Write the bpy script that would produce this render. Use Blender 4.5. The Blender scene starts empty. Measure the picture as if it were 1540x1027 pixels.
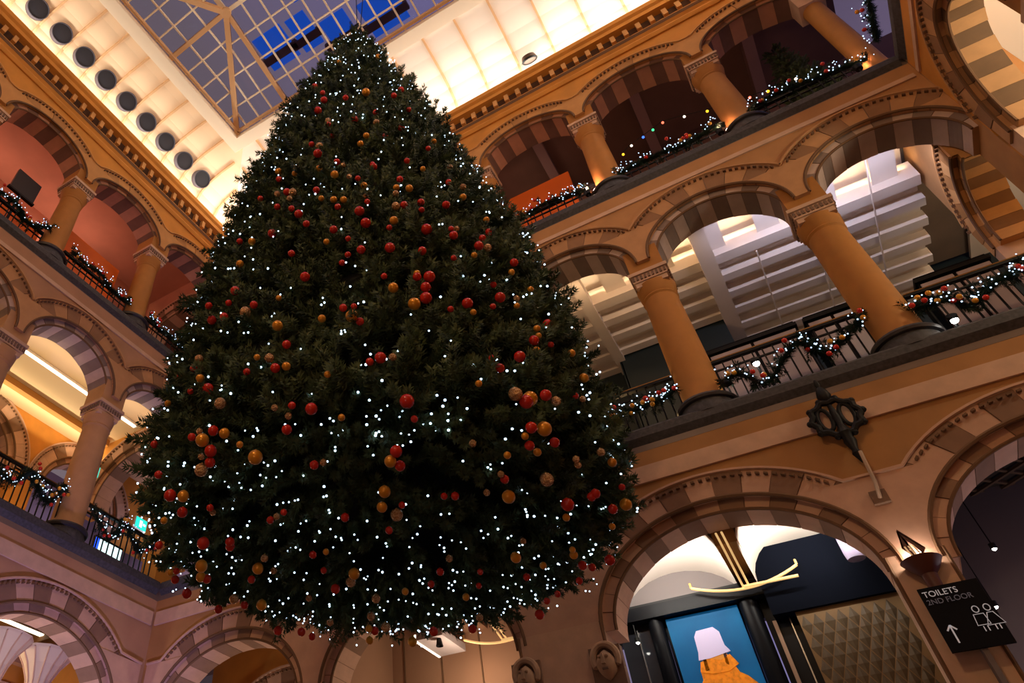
import bpy, bmesh, math, random
import numpy as np
from mathutils import Matrix, Vector
random.seed(7); rng = np.random.default_rng(11)
PI = math.pi
S = bpy.context.scene
COL = S.collection
def lin(h):                                   # display RGB (0-255) -> linear
    return tuple((c/255/12.92 if c/255 <= .04045 else ((c/255+.055)/1.055)**2.4) for c in h) + (1.0,)

# ------------------------------------------------------------------ camera
cd = bpy.data.cameras.new('camera'); cam = bpy.data.objects.new('camera', cd); COL.objects.link(cam)
cd.sensor_width = 36.0; cd.lens = 1074.23/1540*36.0
cd.shift_x = (770-521.78)/1540; cd.shift_y = (451.81-513.5)/1540
cd.clip_start = .05; cd.clip_end = 200
Rw = Matrix(((0.832860, 0.553374, 0.011027), (-0.390000, 0.600877, -0.697744), (-0.392739, 0.576823, 0.716262)))  # rows: right, down, forward
cam.matrix_world = Matrix((Rw[0], -Rw[1], -Rw[2])).transposed().to_4x4()
S.camera = cam
S.view_settings.view_transform = 'Standard'; S.view_settings.look = 'None'
S.view_settings.exposure = 0.0; S.view_settings.gamma = 1.0; S.view_settings.use_curve_mapping = False

# ------------------------------------------------------------------ dusk sky
W = bpy.data.worlds.new('dusk_sky'); S.world = W; W.use_nodes = True
nt = W.node_tree; bg = nt.nodes['Background']
tc = nt.nodes.new('ShaderNodeTexCoord'); sp = nt.nodes.new('ShaderNodeSeparateXYZ')
cr = nt.nodes.new('ShaderNodeValToRGB'); mr = nt.nodes.new('ShaderNodeMapRange')
nt.links.new(tc.outputs['Generated'], sp.inputs[0]); nt.links.new(sp.outputs['X'], mr.inputs[0])
mr.inputs[1].default_value = -1; mr.inputs[2].default_value = 1
nt.links.new(mr.outputs[0], cr.inputs[0]); nt.links.new(cr.outputs[0], bg.inputs[0])
cr.color_ramp.elements[0].position = .3; cr.color_ramp.elements[0].color = lin((116, 102, 108))
cr.color_ramp.elements[1].position = .55; cr.color_ramp.elements[1].color = lin((126, 120, 176))
bg.inputs[1].default_value = 1.0

# ------------------------------------------------------------------ the main lights of the hall
def light(name, kind, loc, energy, color, size=.1, size_y=None, direction=None, spot=None, blend=.6):
    l = bpy.data.lights.new(name, kind); l.energy = energy; l.color = color[:3]
    if kind == 'AREA':
        l.size = size
        if size_y: l.shape = 'RECTANGLE'; l.size_y = size_y
    else: l.shadow_soft_size = size
    if kind == 'SPOT': l.spot_size = spot or 1.5; l.spot_blend = blend
    o = bpy.data.objects.new(name, l); COL.objects.link(o); o.location = loc
    if direction is not None: o.rotation_euler = Vector(direction).to_track_quat('-Z', 'Y').to_euler()
    return o
WARM = (1, .62, .28); WHITE = (1, .86, .68); COOL = (.86, .84, 1); PINK = (1, .36, .2); AMBER = (1, .52, .14)
# strips of cove lighting hidden behind the cornice
light('cove_light', 'AREA', (-2.6, 7.98, 14.42), 165, (1, .92, .82), 12.6, .12, (0, -.9, 1))
light('cove_light', 'AREA', (-9.08, 1.0, 14.42), 120, (1, .91, .78), 13.5, .12, (.7, 0, 1))
light('cove_light', 'AREA', (3.8, 1.0, 14.42), 200, (1, .84, .66), 13.5, .12, (-.8, 0, 1))
# unseen fill lights added for the hall's warm ambient light
light('hall_fill_light', 'SPOT', (-1.5, -5.5, 9.4), 900, (1, .60, .28), .5, direction=(-.1, 1, .05), spot=2.2)
light('hall_fill_light', 'SPOT', (2.4, -5.5, 5.9), 170, (1, .64, .40), .5, direction=(-.2, 1, -.1), spot=2.3)
light('hall_fill_light', 'SPOT', (3.0, 3.0, 9.9), 300, (1, .66, .44), .4, direction=(-1, .15, -.05), spot=2.4)
light('floor_floodlight', 'POINT', (-1.0, -2.5, 1.0), 70, (1, .68, .56), .4)
light('floor_floodlight', 'SPOT', (-6.3, 5.0, -.6), 640, (.58, .46, 1), .2, direction=(-1, .4, 1.55), spot=1.0)  # unseen violet fill added for the lower left arch

# ------------------------------------------------------------------ materials
MATS = {}
def mat(name, rgb, rough=.75, metal=0.0, var=.0, scale=4.0, bump=0.0, emit=None, estr=0.0, spec=None, col2=None):
    if name in MATS: return MATS[name]
    m = bpy.data.materials.new(name); m.use_nodes = True; MATS[name] = m
    t = m.node_tree; b = t.nodes['Principled BSDF']
    c = lin(rgb); b.inputs['Base Color'].default_value = c
    b.inputs['Roughness'].default_value = rough; b.inputs['Metallic'].default_value = metal
    if spec is not None: b.inputs['Specular IOR Level'].default_value = spec
    if emit: b.inputs['Emission Color'].default_value = lin(emit); b.inputs['Emission Strength'].default_value = estr
    if var or bump or col2:
        co = t.nodes.new('ShaderNodeTexCoord'); n = t.nodes.new('ShaderNodeTexNoise')
        n.inputs['Scale'].default_value = scale; n.inputs['Detail'].default_value = 6
        t.links.new(co.outputs['Object'], n.inputs['Vector'])
        if var or col2:
            r = t.nodes.new('ShaderNodeValToRGB'); r.color_ramp.elements[0].position = .3; r.color_ramp.elements[1].position = .7
            lo = lin(col2) if col2 else tuple(x*(1-var) for x in c[:3])+(1,)
            hi = c if col2 else tuple(min(1, x*(1+var)) for x in c[:3])+(1,)
            r.color_ramp.elements[0].color = lo; r.color_ramp.elements[1].color = hi
            t.links.new(n.outputs['Fac'], r.inputs[0]); t.links.new(r.outputs[0], b.inputs['Base Color'])
        if bump:
            bu = t.nodes.new('ShaderNodeBump'); bu.inputs['Strength'].default_value = bump; bu.inputs['Distance'].default_value = .02
            t.links.new(n.outputs['Fac'], bu.inputs['Height']); t.links.new(bu.outputs[0], b.inputs['Normal'])
    return m
def emis(name, rgb, s, sample=True):
    m = mat(name, (10, 10, 10), .5, emit=rgb, estr=s)
    if not sample: m.cycles.emission_sampling = 'NONE'
    return m
PLASTER = mat('ochre_plaster', (204, 140, 58), .85, var=.12, scale=2.5, bump=.08)
BUFF = mat('buff_plaster', (186, 138, 88), .85, var=.1, scale=3, bump=.06)
STONE_L = mat('pale_stone', (206, 172, 146), .8, var=.1, scale=6, bump=.1)
STONE_D = mat('dark_stone', (128, 102, 84), .8, var=.14, scale=6, bump=.1)
COLST = mat('column_stone', (176, 120, 54), .75, var=.07, scale=5)
GREYST = mat('grey_slate', (66, 66, 70), .7, var=.35, scale=24, bump=.15)
MOULDBROWN = mat('brown_moulding', (112, 82, 56), .8)  # even dark brown of mouldings, hood teeth and joints
CREAM = mat('cream_cove', (238, 226, 212), .8)
CREAMRIB = mat('cream_rib', (220, 178, 132), .8)
STEEL = mat('cream_steel', (250, 236, 212), .5)
IRON = mat('black_iron', (14, 15, 17), .55, spec=.3)
BRASS = mat('brass_rail', (150, 112, 60), .35, metal=.9)
GOLDT = mat('gold_tube', (220, 180, 110), .35, metal=.7)
BLACK = mat('black_lacquer', (12, 13, 18), .4, spec=.12)
DARKT = mat('dark_teal', (18, 34, 40), .5)
WHITEP = mat('white_plaster', (226, 214, 204), .8)
GREYP = mat('grey_plaster', (120, 112, 112), .8)
ORANGE = mat('orange_panel', (226, 104, 12), .6)
TOPWALL = mat('umber_plaster', (118, 84, 72), .9, var=.1, scale=2)
ROSE = mat('rose_plaster', (190, 134, 110), .85, var=.08, scale=2)
NEEDLE = mat('fir_needle', (92, 108, 70), .6, col2=(44, 66, 48), scale=3, spec=.25)
BARK = mat('bark', (52, 40, 28), .9)
BULB = emis('fairy_bulb', (200, 230, 255), 3.6)
BULB2 = emis('garland_bulb', (196, 226, 255), 2.2)
GLOW_RED = mat('bauble_red', (206, 44, 26), .25)
GLOW_GOLD = mat('bauble_gold', (226, 158, 44), .28, metal=.3)
GLOW_PEARL = mat('bauble_champagne', (250, 216, 160), .22, metal=.6, col2=(170, 110, 50), scale=3.2, bump=1.0)
CAP = mat('gold_cap', (180, 140, 60), .3, metal=.9)
def stones(n, *cs): return [mat('%s_%d' % (n, k), c, .8, var=.08, scale=6, bump=.1) for k, c in enumerate(cs)]  # last two are soffit tones, the shade there put into the colour
GROUND_ST = stones('ground_stone', (202, 164, 140), (136, 104, 82), (204, 166, 142), (146, 114, 92))
MID_ST = stones('mid_stone', (190, 144, 98), (150, 112, 78), (204, 182, 172), (142, 124, 116))
TOP_ST = stones('top_stone', (200, 148, 88), (178, 130, 78), (188, 136, 108), (116, 84, 70))
LEFTP = mat('left_light_plaster', (180, 138, 106), .85, var=.1, scale=2.5, bump=.06)  # plaster copy for the left wall, its cooler light put into the colour
COLL = mat('left_light_stone', (190, 146, 104), .75, var=.07, scale=5)  # column stone copy with the left side's light put into the colour
T_ST = stones('near_stone', (190, 144, 98), (150, 112, 78), (176, 134, 90), (104, 78, 52))
X_ST = stones('amber_stone', (206, 154, 96), (170, 120, 66), (200, 146, 82), (134, 92, 44))
GROUNDP = mat('brown_plaster', (172, 126, 76), .85, var=.12, scale=2.5, bump=.08)
CREAM_L = mat('peach_cove', (240, 212, 178), .8)
# ------------------------------------------------------------------ mesh helpers
class MB:
    def __init__(s): s.v = []; s.f = []
    def add(s, vs, fs):
        n = len(s.v); s.v += [tuple(map(float, v)) for v in vs]; s.f += [tuple(i+n for i in f) for f in fs]; return s
    def box(s, x0, x1, y0, y1, z0, z1):
        return s.add([(x0,y0,z0),(x1,y0,z0),(x1,y1,z0),(x0,y1,z0),(x0,y0,z1),(x1,y0,z1),(x1,y1,z1),(x0,y1,z1)],
                     [(3,2,1,0),(4,5,6,7),(0,1,5,4),(1,2,6,5),(2,3,7,6),(3,0,4,7)])
    def obox(s, p, q, w, h, up=(0,0,1)):            # bar from p to q
        p, q = Vector(p), Vector(q); d = (q-p).normalized(); u = Vector(up)
        a = d.cross(u)
        if a.length < 1e-4: a = d.cross(Vector((1,0,0)))
        a.normalize(); b = a.cross(d).normalized()
        vs = [e + a*sx*w/2 + b*sy*h/2 for e in (p, q) for sx, sy in ((-1,-1),(1,-1),(1,1),(-1,1))]
        return s.add(vs, [(3,2,1,0),(4,5,6,7),(0,1,5,4),(1,2,6,5),(2,3,7,6),(3,0,4,7)])
    def tube(s, pts, r, n=8, closed=False, caps=True):
        pts = [Vector(p) for p in pts]; m = len(pts); rs = r if isinstance(r, (list, tuple)) else [r]*m
        vs = []; prev = None
        for i, p in enumerate(pts):
            a = pts[(i+1) % m] if (closed or i < m-1) else p; b = pts[i-1] if (closed or i > 0) else p
            t = (a-b).normalized()
            if prev is None:
                u = t.cross(Vector((0,0,1)))
                if u.length < .1: u = t.cross(Vector((1,0,0)))
            else: u = prev - t*prev.dot(t)
            u.normalize(); prev = u; w = t.cross(u)
            vs += [p + (u*math.cos(2*PI*k/n) + w*math.sin(2*PI*k/n))*rs[i] for k in range(n)]
        fs = []
        for i in range(m if closed else m-1):
            j = (i+1) % m
            fs += [(i*n+k, i*n+(k+1) % n, j*n+(k+1) % n, j*n+k) for k in range(n)]
        if caps and not closed: fs += [tuple(range(n))[::-1], tuple(range((m-1)*n, m*n))]
        return s.add(vs, fs)
    def lathe(s, prof, c=(0,0,0), n=24, a0=0, a1=2*PI):   # prof: (r, z)
        full = abs(a1-a0-2*PI) < 1e-6; k = n if full else n+1
        vs = [(c[0]+r*math.cos(a0+(a1-a0)*i/n), c[1]+r*math.sin(a0+(a1-a0)*i/n), c[2]+z) for r, z in prof for i in range(k)]
        fs = []
        for j in range(len(prof)-1):
            for i in range(n): fs.append((j*k+i, j*k+(i+1) % k, (j+1)*k+(i+1) % k, (j+1)*k+i))
        return s.add(vs, fs)
    def sphere(s, c, r, n=12, m=8, sz=1.0):
        return s.lathe([(max(1e-4, r*math.sin(PI*j/m)), -r*sz*math.cos(PI*j/m)) for j in range(m+1)], c, n)
    def extr(s, poly, axis, a, b):                  # polygon extruded along an axis; poly gives the other two coordinates in order
        def P(p, t): return (t, p[0], p[1]) if axis == 0 else (p[0], t, p[1]) if axis == 1 else (p[0], p[1], t)
        n = len(poly); vs = [P(p, a) for p in poly] + [P(p, b) for p in poly]
        return s.add(vs, [tuple(range(n))[::-1], tuple(range(n, 2*n))] + [(i, (i+1) % n, n+(i+1) % n, n+i) for i in range(n)])
    def mesh(s, name, m, smooth=False):
        me = bpy.data.meshes.new(name); me.from_pydata(s.v, [], s.f)
        bm = bmesh.new(); bm.from_mesh(me); bmesh.ops.recalc_face_normals(bm, faces=bm.faces); bm.to_mesh(me); bm.free()
        if m: me.materials.append(m)
        if smooth:
            me.polygons.foreach_set('use_smooth', [True]*len(me.polygons))
            me.set_sharp_from_angle(angle=math.radians(40))
        return me
    def obj(s, name, m, parent=None, smooth=False, mw=None):
        return link(name, s.mesh(name, m, smooth), parent, mw)
def link(name, me, parent=None, mw=None):
    o = bpy.data.objects.new(name, me); COL.objects.link(o)
    if parent: o.parent = parent
    if mw is not None:
        o.matrix_world = mw
        if parent: o.matrix_parent_inverse = Matrix.Identity(4); o.matrix_basis = parent.matrix_world.inverted() @ mw
    return o
def empty(name, loc, mw=None):
    o = bpy.data.objects.new(name, None); COL.objects.link(o); o.empty_display_size = .1
    o.matrix_world = mw if mw is not None else Matrix.Translation(loc); return o
def tag(o, label, cat, group=None):
    o['label'] = label; o['category'] = cat
    if group: o['group'] = group
    return o
def struct(o): o['kind'] = 'structure'; return o
def stuff(o): o['kind'] = 'stuff'; return o
# wall frames: local X runs along the wall, local Y goes into the gallery behind it, Z is up
XL, XR, YB, YF, FL = -9.12, 3.82, 8.0, -7.0, -1.5
FB = Matrix.Translation((0, YB, 0))
FLE = Matrix.Translation((XL, 0, 0)) @ Matrix.Rotation(PI/2, 4, 'Z')
FRI = Matrix.Translation((XR, 0, 0)) @ Matrix.Rotation(-PI/2, 4, 'Z')
D0 = .05                                          # wall face behind the ledge edge

# ------------------------------------------------------------------ arcades
def arcz(u, a, b, z0):
    return z0 + b*math.sqrt(max(0, 1-(u/a)**2)) if abs(u) < a else z0
def arcade(wall, F, centers, a, b, z0, ring, inner, thick, ztop, nst, hl, hr, zbot, u0, u1, hood=.05, face=PLASTER, st=None, zh=None):
    """spandrel wall with arches cut out + single voussoir stones, roll mouldings and a toothed hood on each arch"""
    st = st or GROUND_ST; m = MB(); cs = sorted(centers); y0, y1 = D0+.012, D0+thick
    edges = [u0]
    for c in cs: edges += [c-a-ring*.9, c+a+ring*.9]
    us = set([u0, u1])
    for c in cs:
        for k in range(33):
            u = c + (a+ring*.9)*math.cos(PI*k/32)
            if u0 < u < u1: us.add(round(u, 4))
    for x, y in zip(cs[:-1], cs[1:]): us.add(round((x+y)/2, 4))
    us = sorted(us)
    def low(u):
        z = zbot
        for c in cs:
            if abs(u-c) < a+ring*.9: z = max(z, arcz(u-c, a+ring*.9, b+ring*.9, z0))
        return z
    for p, q in zip(us[:-1], us[1:]):
        zp, zq = low(p+1e-5), low(q-1e-5)
        m.add([(p,y0,zp),(q,y0,zq),(q,y0,ztop),(p,y0,ztop),(p,y1,zp),(q,y1,zq),(q,y1,ztop),(p,y1,ztop)],
              [(0,1,2,3),(7,6,5,4),(0,4,5,1)])
    w = struct(m.obj(wall, face, None, mw=F))
    if zh:                                        # plain springer stones between neighbouring arches
        zs = [z0+(zh-.015-z0)*k/8 for k in range(9)]; hw = [a*math.sqrt(max(0, 1-((z-z0)/b)**2)) for z in zs]
        for k in range(len(cs)+1):
            L_ = [(cs[k-1]+q if k else max(u0, cs[0]-hl), z) for q, z in zip(hw, zs)]; R__ = [(cs[k]-q if k < len(cs) else min(u1, cs[-1]+hr), z) for q, z in zip(hw, zs)]
            keep = [n for n in range(9) if R__[n][0]-L_[n][0] > .02]
            if len(keep) < 2: continue
            sm = MB(); vs = [(p[0], d, p[1]) for n in keep for p in (L_[n], R__[n]) for d in (D0-.013, D0+.3)]
            fs = [(0, 1, 3, 2)]
            for n in range(len(keep)-1):
                q = 4*n; fs += [(q, q+2, q+6, q+4), (q+1, q+5, q+7, q+3), (q, q+4, q+5, q+1), (q+2, q+3, q+7, q+6)]
            q = 4*(len(keep)-1); fs.append((q, q+2, q+3, q+1)); sm.add(vs, fs).obj('springer', st[0], w, mw=F)
    for i, c in enumerate(cs):
        l = min(hl if i == 0 else (c-cs[i-1])/2, (c-u0)); r = min(hr if i == len(cs)-1 else (cs[i+1]-c)/2, (u1-c))
        for k in range(nst):
            t0, t1 = PI*k/nst, PI*(k+1)/nst
            e = .0035; um = [(a+q)*math.cos(t) for q in (-inner, ring) for t in (t0, t1)]
            if min(um) > r-.02 or max(um) < -l+.02 or max((a-inner)*math.cos(t0), (a-inner)*math.cos(t1)) < -l-.03: continue
            mb = MB(); prof = [(ring, 0), (0, 0), (0, .07), (-inner, .07), (-inner, thick-.02), (ring, thick-.02)]
            vs = []; n = 4
            for j in range(n):
                t = t0+e+(t1-t0-2*e)*j/(n-1)
                for o_, d in prof:
                    u = max(-l+.004, min(r-.004, (a+o_)*math.cos(t))); z = z0+(b+o_)*math.sin(t)
                    vs.append((c+u, D0+d-(.006 if k % 2 else 0), z))
            P = len(prof); fs = [tuple(range(P)), tuple(range((n-1)*P, n*P))[::-1]]
            for j in range(n-1): fs += [(j*P+x, (j+1)*P+x, (j+1)*P+(x+1) % P, j*P+(x+1) % P) for x in range(P)]
            mb.add(vs, fs); kk = 0 if (st is GROUND_ST and (k < 3 or k > nst-4)) else k % 2; vo = mb.obj('voussoir', st[kk], w, mw=F); vo.data.materials.append(st[2+kk])
            for j, p_ in enumerate(vo.data.polygons):
                if j >= 2 and (j-2) % P in (2, 3): p_.material_index = 1
        mo = MB(); N = 40; prof = [(ring-.006, .008), (.006, .008), (.006, .078), (-inner+.006, .078), (-inner+.006, thick-.03), (ring-.006, thick-.03)]; P = 6; vs = []; n = 0
        for j in range(N+1):
            t = PI*j/N
            if -l-.02 <= (a-inner)*math.cos(t) <= r+.02:
                vs += [(c+max(-l+.01, min(r-.01, (a+o_)*math.cos(t))), D0+d, z0+(b+o_)*math.sin(t)) for o_, d in prof]; n += 1
        mo.add(vs, [(j*P+x, (j+1)*P+x, (j+1)*P+(x+1) % P, j*P+(x+1) % P) for j in range(n-1) for x in range(P)]).obj('mortar', st[3], w, mw=F)
        def path(o_, d, N=40): return [(c+(a+o_)*math.cos(PI*k/N), D0+d, z0+(b+o_)*math.sin(PI*k/N)) for k in range(N+1) if -l-.01 <= (a+o_)*math.cos(PI*k/N) <= r+.01]
        MB().tube(path(0, -.005), .022, 6).tube(path(-inner, .07), .018, 6).obj('roll_moulding', MOULDBROWN, w, True, mw=F)
        hp = path(ring+.02, -.02, 40)
        if zh: hp = [(c+r, hp[0][1], zh)]+[p for p in hp if p[2] > zh]+[(c-l, hp[0][1], zh)]
        MB().tube(hp, .02, 5).obj('hood_moulding', st[0], w, True, mw=F)
        th = MB(); N = int(PI*(a+ring)/.085)
        for k in range(N):
            t = PI*(k+.5)/N; u = (a+ring-.05)*math.cos(t)
            if not -l < u < r or (zh and z0+(b+ring-.05)*math.sin(t) < zh): continue
            x, z = c+u, z0+(b+ring-.05)*math.sin(t); tx, tz = -math.sin(t)*.02, math.cos(t)*.02
            th.obox((x-tx, D0-.025, z-tz), (x+tx, D0-.025, z+tz), .04, .02, up=(math.cos(t), 0, math.sin(t)))
        stuff(th.obj('hood_teeth', MOULDBROWN, w, mw=F))
    return w
def column(F, u, z0, z1, ztop, label, group, d=.34, r=.25, m=None):
    """round shaft on a dark drum, square capital with a dentil band and an impost block"""
    t = tag(empty('column', None, F @ Matrix.Translation((u, d, z0))), label, 'column', group); M = t.matrix_world
    h = z1-z0; m = m or COLST
    MB().lathe([(.0, 0), (.35, 0), (.35, .1), (.33, .13), (.33, .22), (.3, .24)], n=32).obj('plinth', GREYST, t, True, M)
    MB().tube([(.335*math.cos(2*PI*k/32), .335*math.sin(2*PI*k/32), .2) for k in range(32)], .04, 8, True).obj('base_ring', IRONST, t, True, M)
    MB().lathe([(.285, .22), (.27, .3), (r, .36), (r, h*.35), (r*.97, h*.65), (r*.9, h-.02)], n=32).obj('shaft', m, t, True, M)
    c = MB(); c.lathe([(r*.9, h-.06), (r*.98, h-.03), (r*.92, h), (r*1.0, h+.04), (.27, h+.2)], n=24); c.obj('necking', m, t, True, M)
    c = MB()
    for a_, b_, w in ((.16, .24, .225), (.24, .36, .245), (.36, .42, .275)): c.box(-w, w, -w, w, h+a_, h+b_)
    c.obj('capital', STONE_L, t, mw=M)
    g = MB()
    for k in range(9):
        x = -.22+.055*k
        for sx, sy in ((0, -1), (0, 1), (1, 0), (-1, 0)):
            px, py = (x, sy*.25) if sx == 0 else (sx*.25, x)
            g.box(px-.015, px+.015, py-.015, py+.015, h+.27, h+.34)
    g.obj('dentil_band', STONE_D, t, mw=M)
    MB().extr([(-.24, -.24), (.24, -.24), (.24, .24), (-.24, .24)], 2, h+.42, ztop-z0).obj('impost', m, t, mw=M)
    return t
IRONST = mat('dark_granite', (48, 44, 46), .45, var=.2, scale=20)
def bar(wall, F, prof, u0, u1, m):                 # moulding swept along the wall; prof: (d, z)
    return MB().extr(prof, 0, u0, u1).obj(wall, m, None, mw=F)
# ------------------------------------------------------------------ the shell
def slab(name, x0, x1, y0, y1, z0, z1, m, parent=None): return MB().box(x0, x1, y0, y1, z0, z1).obj(name, m, parent)
FLOORM = mat('floor_stone', (120, 104, 92), .4, var=.15, scale=2)
struct(slab('floor', XL-5, XR+5, YF-1, YB+5, FL-.2, FL, FLOORM))
# gallery floor slabs (first floor and second floor) around the court
for z0, z1 in ((4.95, 5.2), (9.5, 9.74)):
    struct(slab('floor', XL-4.5, XR+4.5, YB+.06, YB+4.5, z0, z1, FLOORM))
    struct(slab('floor', XL-4.5, XL-.06, YF, YB+.06, z0, z1, FLOORM))
    struct(slab('floor', XR+.06, XR+4.5, YF, YB+.06, z0, z1, FLOORM))
# walls with arcades
BG = [2.46, -.68, -4.4, -7.5]                       # ground-floor arches of the back wall
BM = [2.95, .80, -1.34, -3.48, -5.62, -7.76]        # first and second floor arches
CB = [1.88, -.27, -2.41, -4.55, -6.69]              # columns of the back wall
LM = [7.22, 5.09, 2.97, .84, -1.3]
CL = [6.15, 4.03, 1.9, -.23]
arcade('wall_back', FB, BG, 1.42, 1.09, 3.05, .28, .13, .52, 5.1, 17, 1.6, 1.6, 3.05, -9.2, 3.9, face=GROUNDP, zh=3.95)
arcade('wall_back', FB, BM, .98, .83, 7.92, .33, .12, .58, 9.55, 13, 1.05, 1.1, 8.0, -9.2, 3.9, face=BUFF, st=MID_ST, zh=8.6)
arcade('wall_back', FB, BM, .98, .66, 12.1, .27, .1, .58, 13.5, 11, 1.05, 1.1, 12.15, -9.2, 3.9, st=TOP_ST, zh=12.7)
arcade('wall_left', FLE, [6.22, 2.7, -.8], 1.42, 1.13, 3.05, .29, .13, .52, 5.1, 17, 1.7, 1.75, 3.05, -7, 8.06, face=LEFTP, zh=3.95)
arcade('wall_left', FLE, LM, .98, .83, 7.92, .33, .12, .58, 9.55, 13, 1.05, .88, 8.0, -7, 8.06, face=LEFTP, st=MID_ST, zh=8.6)
arcade('wall_left', FLE, LM, .98, .66, 12.1, .27, .1, .58, 13.5, 11, 1.05, .88, 12.15, -7, 8.06, st=TOP_ST, zh=12.7)
TM = [-6.86, -4.83, -2.7]
arcade('wall_right', FRI, TM, .9, 1.36, 7.3, .33, .12, .46, 9.55, 15, 1.12, 1.05, 7.4, -8.06, 7, st=T_ST)
struct(MB().box(-8.06, -7.75, D0+.03, .79, 5.2, 7.36).obj('wall_right', STONE_L, None, mw=FRI))
arcade('wall_right', FRI, TM, .98, .66, 12.1, .27, .1, .58, 13.5, 11, 1.05, 1.05, 12.15, -8.06, 7, st=TOP_ST, zh=12.7)
struct(slab('wall_right', XR+.06, XR+.5, YF, YB, FL, 5.1, PLASTER))
struct(slab('wall_front', XL-4.5, XR+4.5, YF-.4, YF, FL, 15.4, PLASTER))
# ground piers
pn = 0
def pier(F, u0, u1, wall):
    w = struct(MB().box(u0-.004, u1+.004, D0-.014, D0+.53, FL, 3.14).obj(wall, STONE_L, None, mw=F))
    MB().tube([(u0, D0-.005, FL), (u0, D0-.005, 3.14)], .02, 6).tube([(u1, D0-.005, FL), (u1, D0-.005, 3.14)], .02, 6).obj('roll_moulding', MOULDBROWN, w, True, mw=F)
    return w
for a_, b_ in ((.62, 1.08), (-3.05, -2.1), (-6.18, -5.75), (-9.1, -8.85), (3.8, 3.9)): pier(FB, a_, b_, 'wall_back')
for a_, b_ in ((7.62, 8.05), (4.1, 4.8), (.6, 1.28)): pier(FLE, a_, b_, 'wall_left')
# ledges, string courses and the cornice
def ledges(wall, F, u0, u1, ix):
    for z in (5.08, 9.56):
        struct(bar('trim_%d' % ix, F, [(-.0, z+.03), (0, z+.13), (.02, z+.16), (.75, z+.16), (.75, z-.05), (.06, z-.05)], u0, u1, GREYST)); ix += 1
    struct(bar('trim_%d' % ix, F, [(.03, 4.54), (.03, 4.75), (.07, 4.75), (.07, 4.54)], u0, u1, STONE_L)); ix += 1
    struct(bar('trim_%d' % ix, F, [(.035, 9.16), (.035, 9.24), (.07, 9.24), (.07, 9.16)], u0, u1, STONE_L)); ix += 1
    prof = [(.2, 13.28), (.03, 13.28), (.0, 13.36), (.03, 13.44), (-.01, 13.5), (-.03, 13.6), (.02, 13.66), (.1, 13.68), (.1, 14.02), (-.05, 14.04), (-.05, 14.16), (-.1, 14.2), (-.12, 14.3), (.25, 14.3)]
    c = struct(bar('trim_%d' % ix, F, prof, u0, u1, PLASTER)); ix += 1
    MB().box(u0, u1, .085, .1, 13.69, 14.01).obj('dentil_recess', mat('recess_shade', (70, 44, 22), .9), c, mw=F)  # dark strip puts the shade between the dentils into colour
    dm = MB().box(-.045, .045, -.0, .09, 13.76, 13.97).mesh('dentil', TOP_ST[0])
    n = int((u1-u0)/.256)
    for k in range(n):
        o = link('dentil', dm, c, F @ Matrix.Translation((u1-.16-.256*k, 0, 0)))
    struct(bar('trim_%d' % ix, F, [(-.012, 13.5), (-.04, 13.56), (-.012, 13.62), (.05, 13.56)], u0, u1, MOULDBROWN)); ix += 1
    return ix
ix = ledges('wall_back', FB, XL, XR, 1)
ix = ledges('wall_left', FLE, -3.0, YB, ix)
ix = ledges('wall_right', FRI, -YB, 3.0, ix)

# columns
names = {0: 'first', 1: 'second', 2: 'third', 3: 'fourth', 4: 'fifth', 5: 'sixth', 6: 'seventh', 7: 'eighth'}
for i, u in enumerate(CB[:3] + CB[3:]):
    where = ['nearest the right-hand corner', 'second from the right-hand corner', 'hidden beside the tree, third from the right corner', 'behind the tree, fourth from the right corner', 'behind the tree, fifth from the right corner'][i]
    column(FB, u, 5.2, 7.35, 8.22, 'ochre stone column on the first floor of the right-hand wall, ' + where, 'columns of the first floor, right-hand wall')
    column(FB, u, 9.7, 11.55, 12.32, 'lit stone column on the top floor of the right-hand wall, ' + where, 'columns of the top floor, right-hand wall', r=.23)
for i, u in enumerate(CL):
    where = ['nearest the tree', 'second from the tree', 'third from the tree', 'fourth from the tree'][i]
    column(FLE, u, 5.2, 7.35, 8.22, 'tan stone column on the first floor of the left-hand wall, ' + where, 'columns of the first floor, left-hand wall', m=COLL)
    column(FLE, u, 9.7, 11.55, 12.32, 'ochre stone column on the top floor of the left-hand wall, ' + where, 'columns of the top floor, left-hand wall', r=.23)
for i, u in enumerate((-5.89, -3.77)):
    column(FRI, u, 5.2, 6.7, 7.6, 'stone column on the first floor of the near right wall, ' + names[i] + ' from the corner', 'columns of the near right wall')
    column(FRI, u, 9.7, 11.55, 12.32, 'stone column on the top floor of the near right wall, ' + names[i] + ' from the corner', 'columns of the near right wall', r=.23)
# half column in the top right corner
c = tag(empty('corner_column', None, FB @ Matrix.Translation((3.72, .36, 9.7))), 'pink-lit half column in the top floor corner at the upper right', 'column'); M = c.matrix_world
MB().lathe([(.22, 0), (.22, .2), (.17, .3), (.17, 1.2), (.16, 2.5)], n=24).obj('shaft', COLST, c, True, M)
MB().box(-.2, .2, -.2, .2, 2.4, 3.0).obj('capital', STONE_L, c, mw=M)

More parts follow.
